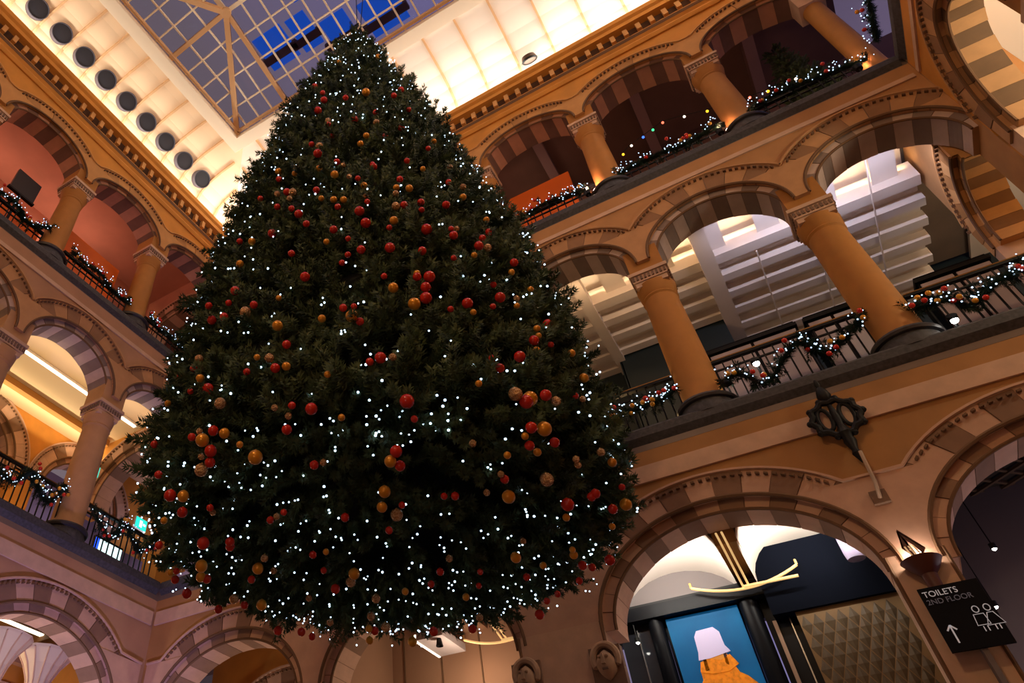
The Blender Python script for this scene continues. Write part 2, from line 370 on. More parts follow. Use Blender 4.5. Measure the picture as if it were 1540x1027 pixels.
# ------------------------------------------------------------------ cove between cornice and skylight
ZS = 15.4
IN = 1.5                                            # how far the skylight frame stands in from the walls
prof = [(.12, 14.25), (.1, 14.6), (.02, 14.85), (-.2, 15.08), (-.55, 15.24), (-1.0, 15.34), (-IN, ZS)]   # (d, z), d<0 is into the court
cove = struct(MB().box(XL-.3, XR+.3, YB+.12, YB+.3, 14.2, 14.4).obj('ceiling', CREAM))
struct(slab('ceiling', XL-4.5, XR+4.5, YB+.3, YB+4.5, 15.5, 15.6, CREAM)); struct(slab('ceiling', XL-4.5, XL-.3, YF, YB+.3, 15.5, 15.6, CREAM)); struct(slab('ceiling', XR+.3, XR+4.5, YF, YB+.3, 15.5, 15.6, CREAM))
struct(slab('wall_back', XL-.5, XR+.5, YB+.2, YB+.4, 13.4, 15.6, CREAM)); struct(slab('wall_left', XL-.4, XL-.2, YF, YB+.2, 13.4, 15.6, CREAM)); struct(slab('wall_right', XR+.2, XR+.4, YF, YB+.2, 13.4, 15.6, CREAM))
def cove_side(F, us, ulo, uhi, label):
    """panels between ribs; the ends are mitred against the neighbouring sides"""
    def clampu(u, d): return max(ulo-d, min(uhi+d, u))
    edges = [ulo-.3] + us + [uhi+.3]
    for p, q in zip(edges[:-1], edges[1:]):
        m = MB(); vs = []; n = len(prof)
        for d, z in prof:
            a_, b_ = clampu(p, d), clampu(q, d); vs += [(a_, d, z), (b_, d, z), (b_, d+.03, z+.06), (a_, d+.03, z+.06)]
        fs = []
        for j in range(n-1): fs += [(4*j+k, 4*j+(k+1) % 4, 4*j+4+(k+1) % 4, 4*j+4+k) for k in range(4)]
        fs += [(0, 1, 2, 3), tuple(4*(n-1)+k for k in range(4))]
        m.add(vs, fs).obj('cove_panel', CREAM_L if F is FLE else CREAM, cove, mw=F)
    for u in us:
        pts = [(u, d-.03, z-.02) for d, z in prof if ulo-d <= u <= uhi+d]
        if len(pts) > 1:
            m = MB()
            for a_, b_ in zip(pts[:-1], pts[1:]): m.obox(a_, b_, .045, .07, up=(0, -1, 1))
            m.obj('cove_rib', CREAMRIB, cove, mw=F)
cove_side(FB, [-8.8+.78*k for k in range(16)], XL, XR, '')
cove_side(FLE, [6.74-.64*k for k in range(20)][::-1] + [7.38], YF, YB, '')
cove_side(FRI, [-7.4+.8*k for k in range(18)], -YB, -YF, '')
# round openings low in the left cove, one in the back cove
HOLE = mat('dark_opening', (30, 30, 40), .6); TUBE = mat('grey_tube', (84, 80, 90), .6)
for k in range(9):
    y = 6.5-.64*k
    t = tag(empty('cove_opening', None, FLE @ Matrix.Translation((y+.0, -.12, 15.02)) @ Matrix.Rotation(math.radians(-52), 4, 'X') @ Matrix.Translation((0, 0, -.13))),
            'round dark opening in the cream cove above the left wall, ' + (['nearest the tree'] + [names[j] + ' from the tree' for j in range(1, 8)] + ['ninth from the tree'])[k], 'downlight', 'round openings in the left cove'); M = t.matrix_world
    MB().lathe([(.225, .12), (.225, -.035), (.208, -.035), (.208, .08)], n=28).obj('collar', TUBE, t, True, M)
    MB().lathe([(.0, -.012), (.208, -.012), (.208, .03)], n=28).obj('opening', HOLE, t, True, M)  # near-flush dark disc; the hole's inner shade is put into its colour
t = tag(empty('cove_lamp', None, Matrix.Translation((-.74, 7.86, 14.62))), 'small dark lens low in the cream cove above the right-hand wall', 'lamp'); M = t.matrix_world @ Matrix.Rotation(math.radians(40), 4, 'X')
MB().lathe([(.0, -.06), (.14, -.06), (.16, 0), (.14, .05)], n=24).obj('lens', mat('brown_glass', (90, 70, 60), .3), t, True, M)
MB().tube([(.15*math.cos(2*PI*k/24), .15*math.sin(2*PI*k/24), -.05) for k in range(24)], .025, 6, True).obj('rim', IRON, t, True, M)

# ------------------------------------------------------------------ skylight
sky = struct(MB().box(-7.87, -7.57, -5, 6.21, ZS-.13, ZS+.03).box(-7.87, 2.47, 6.21, 6.51, ZS-.13, ZS+.03).box(2.17, 2.47, -5, 6.21, ZS-.13, ZS+.03).box(-7.87, 2.47, -5.3, -5, ZS-.13, ZS+.03).obj('window_1', STEEL))
MB().obox((-7.5, -4.9, ZS+.03), (-7.5, 6.2, ZS+.03), .06, .1).obox((-7.5, 6.14, ZS+.03), (2.2, 6.14, ZS+.03), .06, .1).obj('inner_frame', CREAMRIB, sky)
GLASS = bpy.data.materials.new('skylight_glass'); GLASS.use_nodes = True; g = GLASS.node_tree; g.nodes.clear()
go = g.nodes.new('ShaderNodeOutputMaterial'); gm = g.nodes.new('ShaderNodeMixShader'); gt = g.nodes.new('ShaderNodeBsdfTransparent'); gg = g.nodes.new('ShaderNodeBsdfGlossy'); lw = g.nodes.new('ShaderNodeFresnel')
gt.inputs[0].default_value = (.86, .86, .92, 1); gg.inputs['Roughness'].default_value = .06; lw.inputs[0].default_value = 1.45
g.links.new(lw.outputs[0], gm.inputs[0]); g.links.new(gt.outputs[0], gm.inputs[1]); g.links.new(gg.outputs[0], gm.inputs[2]); g.links.new(gm.outputs[0], go.inputs[0])
NX, NY, NZ = -6.02, 3.85, 15.98                     # apex of the hip
def clip(poly, n, c):                               # keep n.p <= c, in plan
    out = []
    for i, p in enumerate(poly):
        q = poly[(i+1) % len(poly)]; a_, b_ = n[0]*p[0]+n[1]*p[1]-c, n[0]*q[0]+n[1]*q[1]-c
        if a_ <= 0: out.append(p)
        if a_*b_ < 0: t = a_/(a_-b_); out.append((p[0]+t*(q[0]-p[0]), p[1]+t*(q[1]-p[1])))
    return out
x0, y0 = -7.6, 6.25
hz = ZS+.06
def zb(x, y): return hz + (NZ-hz)*(y0-y)/(y0-NY)    # back slope
def zl(x, y): return hz + (NZ-hz)*(x-x0)/(NX-x0)    # left slope
# hip line through (x0,y0)-(NX,NY)
hx, hy = NX-x0, NY-y0; nrm = (-hy, hx); hc = nrm[0]*x0+nrm[1]*y0
h2 = (y0-2*NY+NY)                                   # second hip, mirrored about y=NY
def pane(poly, zf):
    if len(poly) < 3: return
    cx = sum(p[0] for p in poly)/len(poly); cy = sum(p[1] for p in poly)/len(poly)
    if abs(sum(poly[i][0]*poly[(i+1) % len(poly)][1]-poly[(i+1) % len(poly)][0]*poly[i][1] for i in range(len(poly)))) < .01: return
    sh = [(cx+(p[0]-cx)*.97, cy+(p[1]-cy)*.97) for p in poly]; n = len(sh)
    vs = [(p[0], p[1], zf(*p)) for p in sh] + [(p[0], p[1], zf(*p)+.012) for p in sh]
    MB().add(vs, [tuple(range(n))[::-1], tuple(range(n, 2*n))] + [(i, (i+1) % n, n+(i+1) % n, n+i) for i in range(n)]).obj('pane', GLASS, sky)
nrmv = nrm if nrm[0]*(-3)+nrm[1]*6 <= hc else (-nrm[0], -nrm[1])
hcv = nrmv[0]*x0+nrmv[1]*y0
bx = [x0] + [-6.02+.405*(k-3) for k in range(23)]
bx = sorted(set(round(v, 3) for v in bx if v > x0-.001)); by = [y0-(y0-NY)*k/4 for k in range(5)]
for p, q in zip(bx[:-1], bx[1:]):
    for r, s_ in zip(by[1:], by[:-1]): pane(clip([(p, r), (q, r), (q, s_), (p, s_)], nrmv, hcv), zb)
lx = [x0+(NX-x0)*k/3 for k in range(4)]; ly = [y0-.48*k for k in range(24)]
def zrep(x, y): return zl(x, y)
for p, q in zip(lx[:-1], lx[1:]):
    for r, s_ in zip(ly[1:], ly[:-1]):
        pane(clip([(p, r), (q, r), (q, s_), (p, s_)], (-nrmv[0], -nrmv[1]), -hcv), zl)
# inner slopes on the other side of the two ridges
def zr_(x, y): return NZ - (NZ-hz)*(x-NX)/1.6
for r, s_ in zip(ly[1:], ly[:-1]):
    if s_ <= NY+.01:
        for p, q in ((NX, NX+.8), (NX+.8, NX+1.6)): pane([(p, r), (q, r), (q, s_), (p, s_)], lambda x, y: NZ)
for p, q in zip(bx[:-1], bx[1:]):
    if p >= NX+1.55: 
        for r, s_ in ((NY-.6, NY), (NY-1.2, NY-.6), (NY-1.8, NY-1.2)): pane([(p, r), (q, r), (q, s_), (p, s_)], lambda x, y: NZ)
# glazing bars
def hipx(y): return x0+(NX-x0)*(y0-y)/(y0-NY)
def hipy(x): return y0-(y0-NY)*(x-x0)/(NX-x0)
for i, x in enumerate(bx[1:]):
    ye = NY if x >= NX-.01 else hipy(x)
    big = x >= NX-.01 and abs(((x-NX)/.405) % 3) < .01
    MB().obox((x, y0, hz-.02), (x, ye, zb(x, ye)-.02), .1 if big else .035, .12 if big else .05).obj('rafter' if big else 'glazing_bar', CREAMRIB if big else STEEL, sky)
for y in by[1:]:
    MB().obox((hipx(y), y, zb(0, y)-.02), (2.2, y, zb(0, y)-.02), .09 if y == by[-1] else .03, .05).obj('ridge' if y == by[-1] else 'purlin', STEEL, sky)
for i, y in enumerate(ly[1:]):
    xe = NX if y <= NY+.01 else hipx(y); big = i % 5 == 4
    MB().obox((x0, y, hz-.02), (xe, y, zl(xe, y)-.02), .1 if big else .035, .12 if big else .05).obj('rafter' if big else 'glazing_bar', CREAMRIB if big else STEEL, sky)
for x in lx[1:]:
    ya = NY if x == lx[-1] else hipy(x)
    MB().obox((x, ya, zl(x, 0)-.02), (x, -4.9, zl(x, 0)-.02), .12 if x == lx[-1] else .03, .06).obj('ridge' if x == lx[-1] else 'purlin', STEEL, sky)
MB().obox((x0, y0, hz-.03), (NX, NY, NZ-.03), .12, .14).obj('hip_rafter', CREAMRIB, sky)
MB().obox((NX, NY, NZ-.05), (x0, 1.4, hz-.03), .12, .12).obj('hip_rafter', CREAMRIB, sky)
MB().lathe([(0, -.06), (.12, -.06), (.12, .04), (0, .04)], (NX, NY, NZ-.06), 12).obj('node_plate', CREAMRIB, sky)
# added blue glow panels and brown bars imitating reflections in the skylight glass
an = tag(empty('skylight_reflection', (-4.9, 6.2, 17.6)), 'blue patches and brown bars above the skylight, standing in for reflections in its glass', 'reflection')
BL = emis('blue_reflection', (14, 74, 176), 1.0); BRN = mat('reflected_rust', (84, 52, 44), .8)
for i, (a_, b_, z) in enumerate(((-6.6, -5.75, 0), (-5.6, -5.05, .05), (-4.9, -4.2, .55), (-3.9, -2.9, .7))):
    MB().box(a_+4.9, b_+4.9, -1.0+z, -.45+z, .0, .05).obj('blue_reflection', BL, an); MB().box(a_+4.9, b_+4.9, -.25+z, -.05+z, .0, .05).obj('blue_reflection', BL, an)
    MB().box(a_+4.7, b_+5.0, -.45+z, -.25+z, -.06, .1).obj('reflected_bar', BRN, an)
MB().box(-.2, .55, -1.55, -1.2, .0, .05).obj('blue_reflection', BL, an)
# ------------------------------------------------------------------ galleries behind the arcades
# first floor, behind the back wall: ribbed ceiling with lit pockets at its front
ce = struct(slab('ceiling', -9.1, 3.6, 9.75, 12.6, 9.0, 9.4, WHITEP))
MB().box(-9.1, 3.6, 8.64, 9.75, 9.4, 9.47).obj('pocket_top', WHITEP, ce)
for k in range(9):
    x = -3.35+.82*k
    MB().extr([(x-.17, 9.0), (x+.17, 9.0), (x+.08, 9.4), (x-.08, 9.4)], 1, 8.64, 9.75).obj('pocket_fin', WHITEP, ce)
MB().box(-9.1, 3.6, 9.55, 9.76, 8.86, 9.2).obj('pocket_edge', WHITEP, ce)
for k in range(6):
    y = 10.12+.45*k
    MB().extr([(y-.1, 9.01), (y-.085, 8.84), (y+.085, 8.84), (y+.16, 9.01)], 0, -5.0, 3.62).obj('ceiling_rib', WHITEP, ce)
for x, w in ((.57, .12), (-1.42, .09)): MB().box(x-w, x+w, 8.64, 12.3 if x > 0 else 11.55, 8.76, 9.01).obj('ceiling_beam', WHITEP, ce)
for x, y0, y1 in ((2.12, 9.75, 11.9), (1.28, 9.75, 12.0), (2.95, 8.7, 12.2)): MB().tube([(x, y0, 8.82), (x, y1, 8.82)], .012, 6).obj('conduit', WHITEP, ce)
struct(slab('wall_back', -9.1, 7.0, 12.6, 12.7, 4.9, 10, DARKT))
struct(MB().box(-9, -1.42, 11.55, 11.6, 4.9, 9).box(-1.42, .45, 11.15, 11.2, 4.9, 9).box(-1.44, -1.4, 11.15, 11.6, 4.9, 9).obj('wall_back', DARKT))
struct(MB().box(-9, -1.42, 11.5, 11.56, 8.9, 8.96).box(-1.42, .45, 11.1, 11.16, 8.9, 8.96).box(-1.46, -1.4, 11.1, 11.56, 8.9, 8.96).obj('trim_20', STEEL))
FX = Matrix.Translation((3.6, 0, 0)) @ Matrix.Rotation(PI/2, 4, 'Z') @ Matrix.Scale(-1, 4, (0, 1, 0))        # cross wall continuing the right wall behind the corner
arcade('wall_right', FX, [8.8], .86, .86, 7.26, .34, .12, .5, 9.45, 15, .17, 1.05, 7.2, 8.63, 9.86, face=BUFF, st=X_ST)
struct(slab('wall_right', 3.88, 4.7, 8.04, 8.62, 5.2, 9.5, BUFF))
struct(MB().box(9.66, 9.86, .06, .8, 5.2, 7.3).obj('wall_right', STONE_L, None, mw=FX))
struct(slab('wall_right', 6.6, 6.7, YF, 12.6, 5.2, 9.5, BUFF)); struct(slab('ceiling', 4.4, 6.7, YF, 12.6, 9.42, 9.48, WHITEP))
# first floor, behind the left wall
WARMC = mat('warm_ceiling', (232, 204, 164), .85)
cl = struct(slab('ceiling', -12.6, -9.75, -3, 11.5, 9.0, 9.1, WARMC))
MB().box(-11.8, -11.66, -3, 8, 8.86, 9.01).obj('ceiling_beam', mat('amber_beam', (190, 130, 60), .7), cl)
FL2 = Matrix.Translation((-12.3, 0, 0)) @ Matrix.Rotation(PI/2, 4, 'Z')
arcade('wall_left', FL2, [8.15, 5.4, 2.6], 1.05, 1.0, 7.75, .3, .12, .5, 9.1, 13, 1.4, 1.37, 7.6, -3, 11.5, face=PLASTER)
for a_, b_ in ((6.5, 7.05), (3.72, 4.28)): struct(MB().box(a_, b_, .05, .55, 5.2, 7.8).obj('wall_left', PLASTER, None, mw=FL2))
struct(slab('wall_left', -14.6, -14.5, -3, 12, 5, 9.5, mat('lilac_plaster', (176, 164, 190), .9)))
arcade('wall_back', FB, [-10.75], 1.15, 1.05, 7.55, .3, .12, .5, 9.1, 13, 1.3, 1.3, 7.5, -12.3, -9.3, face=PLASTER)
struct(slab('wall_back', -9.75, -9.35, YB+.05, YB+.5, 5.2, 7.6, PLASTER))
struct(slab('wall_back', -14.5, -9.2, 11.5, 11.6, 5, 9.5, mat('lilac_plaster', (176, 164, 190), .9)))
# top floor
struct(slab('ceiling', XL-.3, XR+.6, YB+.6, 10.6, 13.3, 13.4, TOPWALL)); struct(slab('wall_back', XL-3, XR+3, 10.5, 10.6, 9.6, 13.4, TOPWALL))
cb = struct(slab('ceiling', -1.4, -1.2, 8.64, 10.5, 13.08, 13.3, mat('mauve_beam', (150, 116, 112), .85)))
for x in (.76, 2.9, -3.4): link('ceiling_beam', cb.data, cb, Matrix.Translation((x+1.3, 0, 0)))
struct(slab('ceiling', -11.9, XL-.6, -3, 10.5, 13.4, 13.5, ROSE)); struct(slab('wall_left', -11.9, -11.8, -3, 10.5, 9.6, 13.5, ROSE))
for y in (3.6, 6.2):
    pts = [(-11.8+.06, y-1.0+2.0*k/16, 12.1+.9*math.sin(PI*k/16)) for k in range(17)]
arcade('wall_back', FB, [-10.6], .95, .7, 11.9, .27, .1, .5, 13.5, 11, 1.1, 1.1, 11.85, -11.8, -9.3, face=ROSE)
# ground floor, behind the back wall
TANW = mat('tan_panel', (168, 128, 100), .8, var=.05, scale=2)
g1 = struct(slab('ceiling', -9.2, 4.4, 8.5, 11.5, 4.75, 4.9, WHITEP))
# middle bay: two shallow vaults either side of a gold beam
for xa, xb, nm in ((-2.2, -.76, 0), (-.56, .7, 1)):
    m = MB(); n = 14; vs = []
    for k in range(n+1):
        t = PI*k/n; x = (xa+xb)/2-(xb-xa)/2*math.cos(t); z = 3.72+.52*math.sin(t)
        vs += [(x, 8.56, z+.05), (x, 9.62, z-.1), (x, 9.62, z-.06), (x, 8.56, z+.09)]
    m.add(vs, [(4*k+j, 4*k+(j+1) % 4, 4*k+4+(j+1) % 4, 4*k+4+j) for k in range(n) for j in range(4)]).obj('vault', WHITEP, g1, True)
MB().box(-.78, -.54, 8.56, 9.6, 3.86, 4.3).obj('ceiling_beam', mat('gold_beam', (150, 108, 60), .6), g1)
tr2 = struct(slab('wall_back', -2.35, .85, 9.62, 9.72, 3.4, 4.7, GREYP))
MB().box(-.54, .75, 9.3, 9.62, 3.3, 4.05).obj('recess_shade', mat('navy_shade', (8, 11, 20), .95, spec=.05), tr2)  # solid block, near-black to give the recess its shade
struct(slab('wall_back', -3.05, -2.35, 8.57, 9.7, FL, 4.7, GREYP)); struct(slab('wall_back', .85, 1.1, 8.57, 10.4, FL, 4.7, GREYP))
# second bay
tw = struct(slab('wall_back', -6.1, -3.0, 9.9, 10.0, FL, 4.7, TANW))
for k in range(4): MB().box(-5.6+.62*k, -5.58+.62*k, 9.885, 9.9, FL, 4.3).obj('panel_joint', MOULDBROWN, tw)
MB().extr([(-4.55, 4.1), (-4.2, 4.1), (-4.2, 4.45), (-4.55, 4.45)], 1, 8.56, 9.9).obj('ceiling_beam', TANW, g1)
# third bay with a second, smaller arch inside
arcade('wall_back', Matrix.Translation((0, 9.3, 0)), [-7.35], 1.15, .95, 2.75, .28, .12, .4, 4.7, 15, 1.5, 1.5, 2.75, -8.95, -6.0)
struct(slab('wall_back', -9.1, -6.0, 10.6, 10.7, FL, 4.7, TANW)); struct(slab('wall_back', -6.15, -5.8, 8.57, 10.5, FL, 4.7, TANW))
# right bay: dark room with a trellis ceiling
tr = struct(slab('ceiling', 1.1, 4.4, 8.57, 11.4, 4.5, 4.6, mat('dark_brown', (42, 32, 26), .7)))
TRE = mat('trellis_wood', (84, 62, 44), .6)
for k in range(-14, 12):
    for s_, zz in ((1, 4.48), (-1, 4.462)):
        xa, xb = 1.12, 4.38; ya = 9.9+.3*k-(0 if s_ > 0 else -3.2); yb = ya+s_*(xb-xa)
        ts = sorted([(8.6-ya)/(yb-ya), (11.3-ya)/(yb-ya)]); t0, t1 = max(0, ts[0]), min(1, ts[1])
        if t1-t0 > .02: MB().obox((xa+(xb-xa)*t0, ya+(yb-ya)*t0, zz), (xa+(xb-xa)*t1, ya+(yb-ya)*t1, zz), .035, .03).obj('trellis_slat', TRE, tr)
struct(slab('wall_back', 1.1, 4.4, 10.2, 10.3, FL, 4.6, mat('smoked_wall', (96, 86, 88), .35)))
# ground floor, behind the left wall
BRC = mat('brown_ceiling', (104, 70, 40), .7)
g2 = struct(slab('ceiling', -13, -9.65, -3, 10.5, 4.65, 4.75, BRC))
for y in (5.2, 6.3, 7.4, 8.5): MB().box(-12.9, -9.65, y-.05, y+.05, 4.45, 4.66).obj('ceiling_beam', BRC, g2)
MB().box(-12.0, -11.85, -3, 8.5, 4.35, 4.66).obj('ceiling_beam', TANW, g2)
arcade('wall_left', Matrix.Translation((-12.4, 0, 0)) @ Matrix.Rotation(PI/2, 4, 'Z'), [7.9, 5.3], 1.0, .9, 3.0, .28, .12, .4, 4.7, 13, 1.3, 1.3, 2.9, -3, 10.5)
struct(slab('wall_left', -13.4, -13.3, -3, 10.5, FL, 4.7, PLASTER)); struct(slab('wall_back', -13.3, -9.2, 8.3, 8.4, FL, 4.7, PLASTER))

# ------------------------------------------------------------------ lamps of the galleries
light('rib_light', 'AREA', (2.2, 8.7, 8.5), 24, (.78, .76, 1), 2.6, .06, (0, 1, .12)); light('rib_light', 'AREA', (-1.0, 8.7, 8.5), 12, (1, .64, .34), 2.6, .06, (0, 1, .12))  # unseen strips added behind the arches to pick out the ceiling ribs
light('gallery_lamp', 'POINT', (1.6, 9.0, 5.9), 60, (.78, .76, 1), .05); light('gallery_lamp', 'POINT', (-1.3, 9.0, 5.9), 20, WARM, .05)
for k in range(8):
    x = -3.35+.82*k+.41
    if x < 3.4: light('pocket_light', 'AREA', (x, 9.5, 9.05), 1.6 if x < .3 else 3.0, (1, .74, .44), .5, .04, (0, -.6, 1))
light('pocket_light', 'AREA', (3.3, 9.5, 9.05), 3, (1, .74, .44), .4, .04, (0, -.5, 1))
light('gallery_lamp', 'POINT', (5.2, 9.4, 7.6), 50, (1, .85, .6), .2); light('gallery_lamp', 'POINT', (5.6, 6.4, 7.4), 210, (1, .85, .6), .2)
light('ceiling_wash', 'AREA', (-11.95, 2.5, 8.5), 80, (1, .80, .50), 12, .06, (.25, 0, 1)); light('ceiling_wash', 'AREA', (-10.2, 2.5, 8.3), 45, (1, .76, .44), 12, .06, (-.1, 0, 1))
light('gallery_lamp', 'POINT', (-11.7, 6.7, 6.4), 14, (1, .6, .2), .1); light('gallery_lamp', 'POINT', (-11.7, 3.9, 6.4), 14, (1, .6, .2), .1)
light('gallery_lamp', 'POINT', (-13.4, 8.6, 7.4), 14, (.85, .72, 1), .1)
light('gallery_lamp', 'POINT', (-11.5, 9.8, 6.9), 30, (.8, .72, 1), .2)
for y in (5.5, 4.4, 2.9, 1.2): light('rose_lamp', 'POINT', (-11.4, y, 12.4), 17, (1, .54, .40), .05)
light('rose_lamp', 'POINT', (-10.3, 7.4, 10.8), 8, (1, .55, .4), .1)
light('gallery_lamp', 'POINT', (.5, 9.3, 10.6), 10, (1, .62, .45), .2); light('gallery_lamp', 'POINT', (-1.8, 9.7, 12.4), 5, (1, .7, .5), .2); light('gallery_lamp', 'POINT', (2.6, 9.9, 10.6), 6, (1, .62, .45), .2)
for x, e in ((1.88-.37, 11), (-.27-.37, 11), (-2.41-.37, 11), (3.5, 9)): light('column_uplight', 'POINT', (x+.02, 8.14, 10.08), e*2.4, (1, .5, .36), .03)
for x, e in ((-1.45, 20), (.08, 20)): light('vault_light', 'AREA', (x, 8.62, 3.86), e, (1, .93, .82), .9, .08, (0, 1, .35))
light('shop_lamp', 'POINT', (-1.3, 8.9, 2.2), 5, (.9, .9, 1), .1); light('shop_lamp', 'POINT', (.2, 8.95, 2.2), .9, WARM, .1)
light('shop_lamp', 'POINT', (-4.3, 9.2, 3.3), 24, (1, .76, .56), .1); light('shop_lamp', 'POINT', (-7.4, 9.0, 2.6), 22, (1, .75, .6), .1)
light('shop_lamp', 'POINT', (-7.4, 10.1, 3.0), 12, (1, .75, .6), .1)
light('shop_lamp', 'POINT', (2.4, 9.5, 2.2), 30, (1, .82, .82), .1)
light('shop_lamp', 'POINT', (-11.6, 6.2, 3.3), 50, (1, .72, .38), .1); light('shop_lamp', 'POINT', (-10.0, 5.9, 2.4), 34, (1, .86, .7), .1)
# ------------------------------------------------------------------ things in the galleries
LAMPW = emis('white_lamp', (255, 250, 240), 22.0); STRIP = emis('warm_strip', (255, 236, 205), 3.2)
t = tag(empty('strip_light', (-10.73, 4.5, 8.93)), 'long white strip light under the amber ceiling of the left first-floor gallery', 'lamp')
MB().box(-.05, .05, -5, 3.4, 0, .05).obj('housing', WHITEP, t); MB().box(-.035, .035, -4.95, 3.35, -.02, 0).obj('diffuser', STRIP, t)
t = tag(empty('strip_light', (-11.0, 5.5, 4.55)), 'white strip light under the brown ceiling inside the lower left arch', 'lamp')
MB().box(-.06, .06, -3, 1.95, 0, .1).obj('housing', WHITEP, t); MB().box(-.05, .05, -2.95, 1.9, -.02, 0).obj('diffuser', STRIP, t)
# balustrades
def balustrade(F, u0, u1, z0, zt, label, group, step=.115, d=.3, rail=BRASS):
    t = tag(empty('balustrade', None, F @ Matrix.Translation((u0, d, z0))), label, 'railing', group); M = t.matrix_world; L = u1-u0; h = zt-z0
    MB().box(0, L, -.03, .03, h-.04, h-.008).obj('handrail', IRON, t, mw=M); MB().box(0, L, -.034, .034, h-.008, h+.006).obj('rail_strip', rail, t, mw=M)
    MB().box(0, L, -.015, .015, .1, .125).obj('bottom_rail', IRON, t, mw=M)
    MB().box(0, L, -.012, .012, h-.16, h-.14).obj('upper_rail', IRON, t, mw=M)
    bm_ = MB().box(-.009, .009, -.009, .009, 0, h-.03).mesh('baluster', IRON); n = int(L/step)
    for k in range(n+1): link('baluster', bm_, t, M @ Matrix.Translation((L*k/n, 0, 0)))
    return t
bays = [('between the two nearest columns', -.02, 1.63), ('right of the nearest column', 2.13, 3.8), ('beside the tree, left of the second column', -2.16, -.52)]
for w, a_, b_ in bays:
    balustrade(FB, a_, b_, 5.2, 6.02, 'brass-railed balustrade on the right first floor, ' + w, 'first-floor railings, right-hand wall')
for w, a_, b_ in (('right of the lit column near the corner', 2.1, 3.5), ('between the two lit columns', -.05, 1.66), ('behind the orange board, beside the tree', -2.2, -.5)):
    balustrade(FB, a_, b_, 9.74, 10.32, 'dark low railing on the right-hand top floor, ' + w, 'top-floor railings, right-hand wall', .14, rail=IRON)
for w, a_, b_ in (('beside the tree, behind the white screen', 6.4, 7.95), ('left of the column beside the tree', 4.28, 5.9), ('at the left edge of the picture', 2.15, 3.78)):
    balustrade(FLE, a_, b_, 5.2, 6.02, 'black railing on the left first floor, ' + w, 'first-floor railings, left wall')
for w, a_, b_ in (('beside the tree', 6.4, 7.95), ('in front of the orange board', 4.28, 5.9), ('below the dark screen', 2.15, 3.78)):
    balustrade(FLE, a_, b_, 9.74, 10.3, 'dark low railing on the left top floor, ' + w, 'top-floor railings, left wall', .14, rail=IRON)
# counters and cabinets behind the first-floor railing
for i, (a_, b_, w) in enumerate(((-.02, 1.1, 'left'), (1.22, 1.82, 'middle'), (2.5, 3.26, 'right'))):
    t = tag(empty('display_cabinet', ((a_+b_)/2, 9.15, 5.2)), 'tall black display cabinet behind the first-floor railing, %s of the three' % ('leftmost' if i == 0 else 'middle one' if i == 1 else 'rightmost'), 'cabinet', 'black cabinets on the first floor'); hw = (b_-a_)/2
    MB().box(-hw, hw, -.2, .25, 0, 1.5).obj('body', BLACK, t); MB().box(-hw-.02, hw+.02, -.24, .27, 1.4, 1.45).obj('top', IRON, t)
    for s_ in (-1, 1): MB().box(min(0, s_*hw)+.02, max(0, s_*hw)-.02, -.225, -.2, .05, 1.36).obj('door', mat('pale_door', (190, 184, 196), .5), t)
t = tag(empty('metal_rack', (-.2, 9.4, 6.5)), 'small dark metal frame standing left of the leftmost cabinet', 'rack')
for x in (-.12, .12): MB().box(x-.015, x+.015, -.1, .1, -1.3, .3).obj('post', IRON, t)
for z in (.05, .27): MB().box(-.13, .13, -.1, .1, z, z+.03).obj('shelf', IRON, t)
# floodlights on the first-floor ledge
for (x, z), w in (((.43, 5.7), 'between the two nearest columns'), ((2.33, 5.42), 'right of the nearest column'), ((.04, 5.54), 'at the foot of the second column')):
    t = tag(empty('floodlight', (x, 8.17, z)), 'dazzling white floodlight on the right-hand first-floor railing, ' + w, 'lamp', 'floodlights on the railing')
    MB().lathe([(0, .05), (.05, .04), (.055, -.02), (.05, -.03)], n=16).obj('housing', IRON, t, True, t.matrix_world @ Matrix.Rotation(math.radians(60), 4, 'X') @ Matrix.Translation((0, 0, .03)))
    MB().sphere((0, -.03, -.01), .042 if z != 5.54 else .026).obj('lamp', LAMPW, t, True)
    MB().tube([(0, .03, 0), (0, .1, -.15)], .01, 6).obj('bracket', IRON, t)
# orange boards, screens
def board(name, x0, x1, y0, y1, z0, z1, m, label, cat, along=0):
    t = tag(empty(name, ((x0+x1)/2, (y0+y1)/2, z0)), label, cat); w, d, h = (x1-x0)/2, (y1-y0)/2, z1-z0
    MB().box(-w, w, -d, d, .02, h).obj('panel', m, t); MB().box(-w, w, -d-.01, d+.01, 0, .06).obj('foot_rail', IRON, t)
    return t
board('orange_board', -2.42, -.9, 8.9, 8.96, 9.74, 11.78, ORANGE, 'bright orange board behind the right-hand top-floor railing beside the tree', 'board')
board('orange_board', -10.05, -10.0, 4.5, 5.85, 9.74, 11.55, ORANGE, 'orange board behind the left top-floor railing, between the two columns', 'board')
board('orange_board', -10.05, -10.0, 3.0, 3.95, 9.74, 10.95, ORANGE, 'low orange board on the left top floor, below the dark screen', 'board')
t = tag(empty('flat_screen', (-9.75, 3.2, 9.74)), 'dark flat screen on a stand on the left top floor', 'screen')
MB().box(-.03, .03, -.25, .27, 1.35, 1.9).obj('panel', mat('dark_screen', (52, 48, 46), .3), t); MB().box(-.035, .035, -.28, .3, 1.32, 1.36).obj('frame', IRON, t); MB().tube([(0, 0, 0), (0, 0, 1.35)], .03, 8).obj('post', IRON, t); MB().lathe([(0, 0), (.25, 0), (.25, .03), (0, .03)], n=20).obj('base', IRON, t)
t = tag(empty('lit_screen', (-9.9, 7.36, 5.2)), 'glowing white and blue screen behind the left railing beside the tree', 'screen')
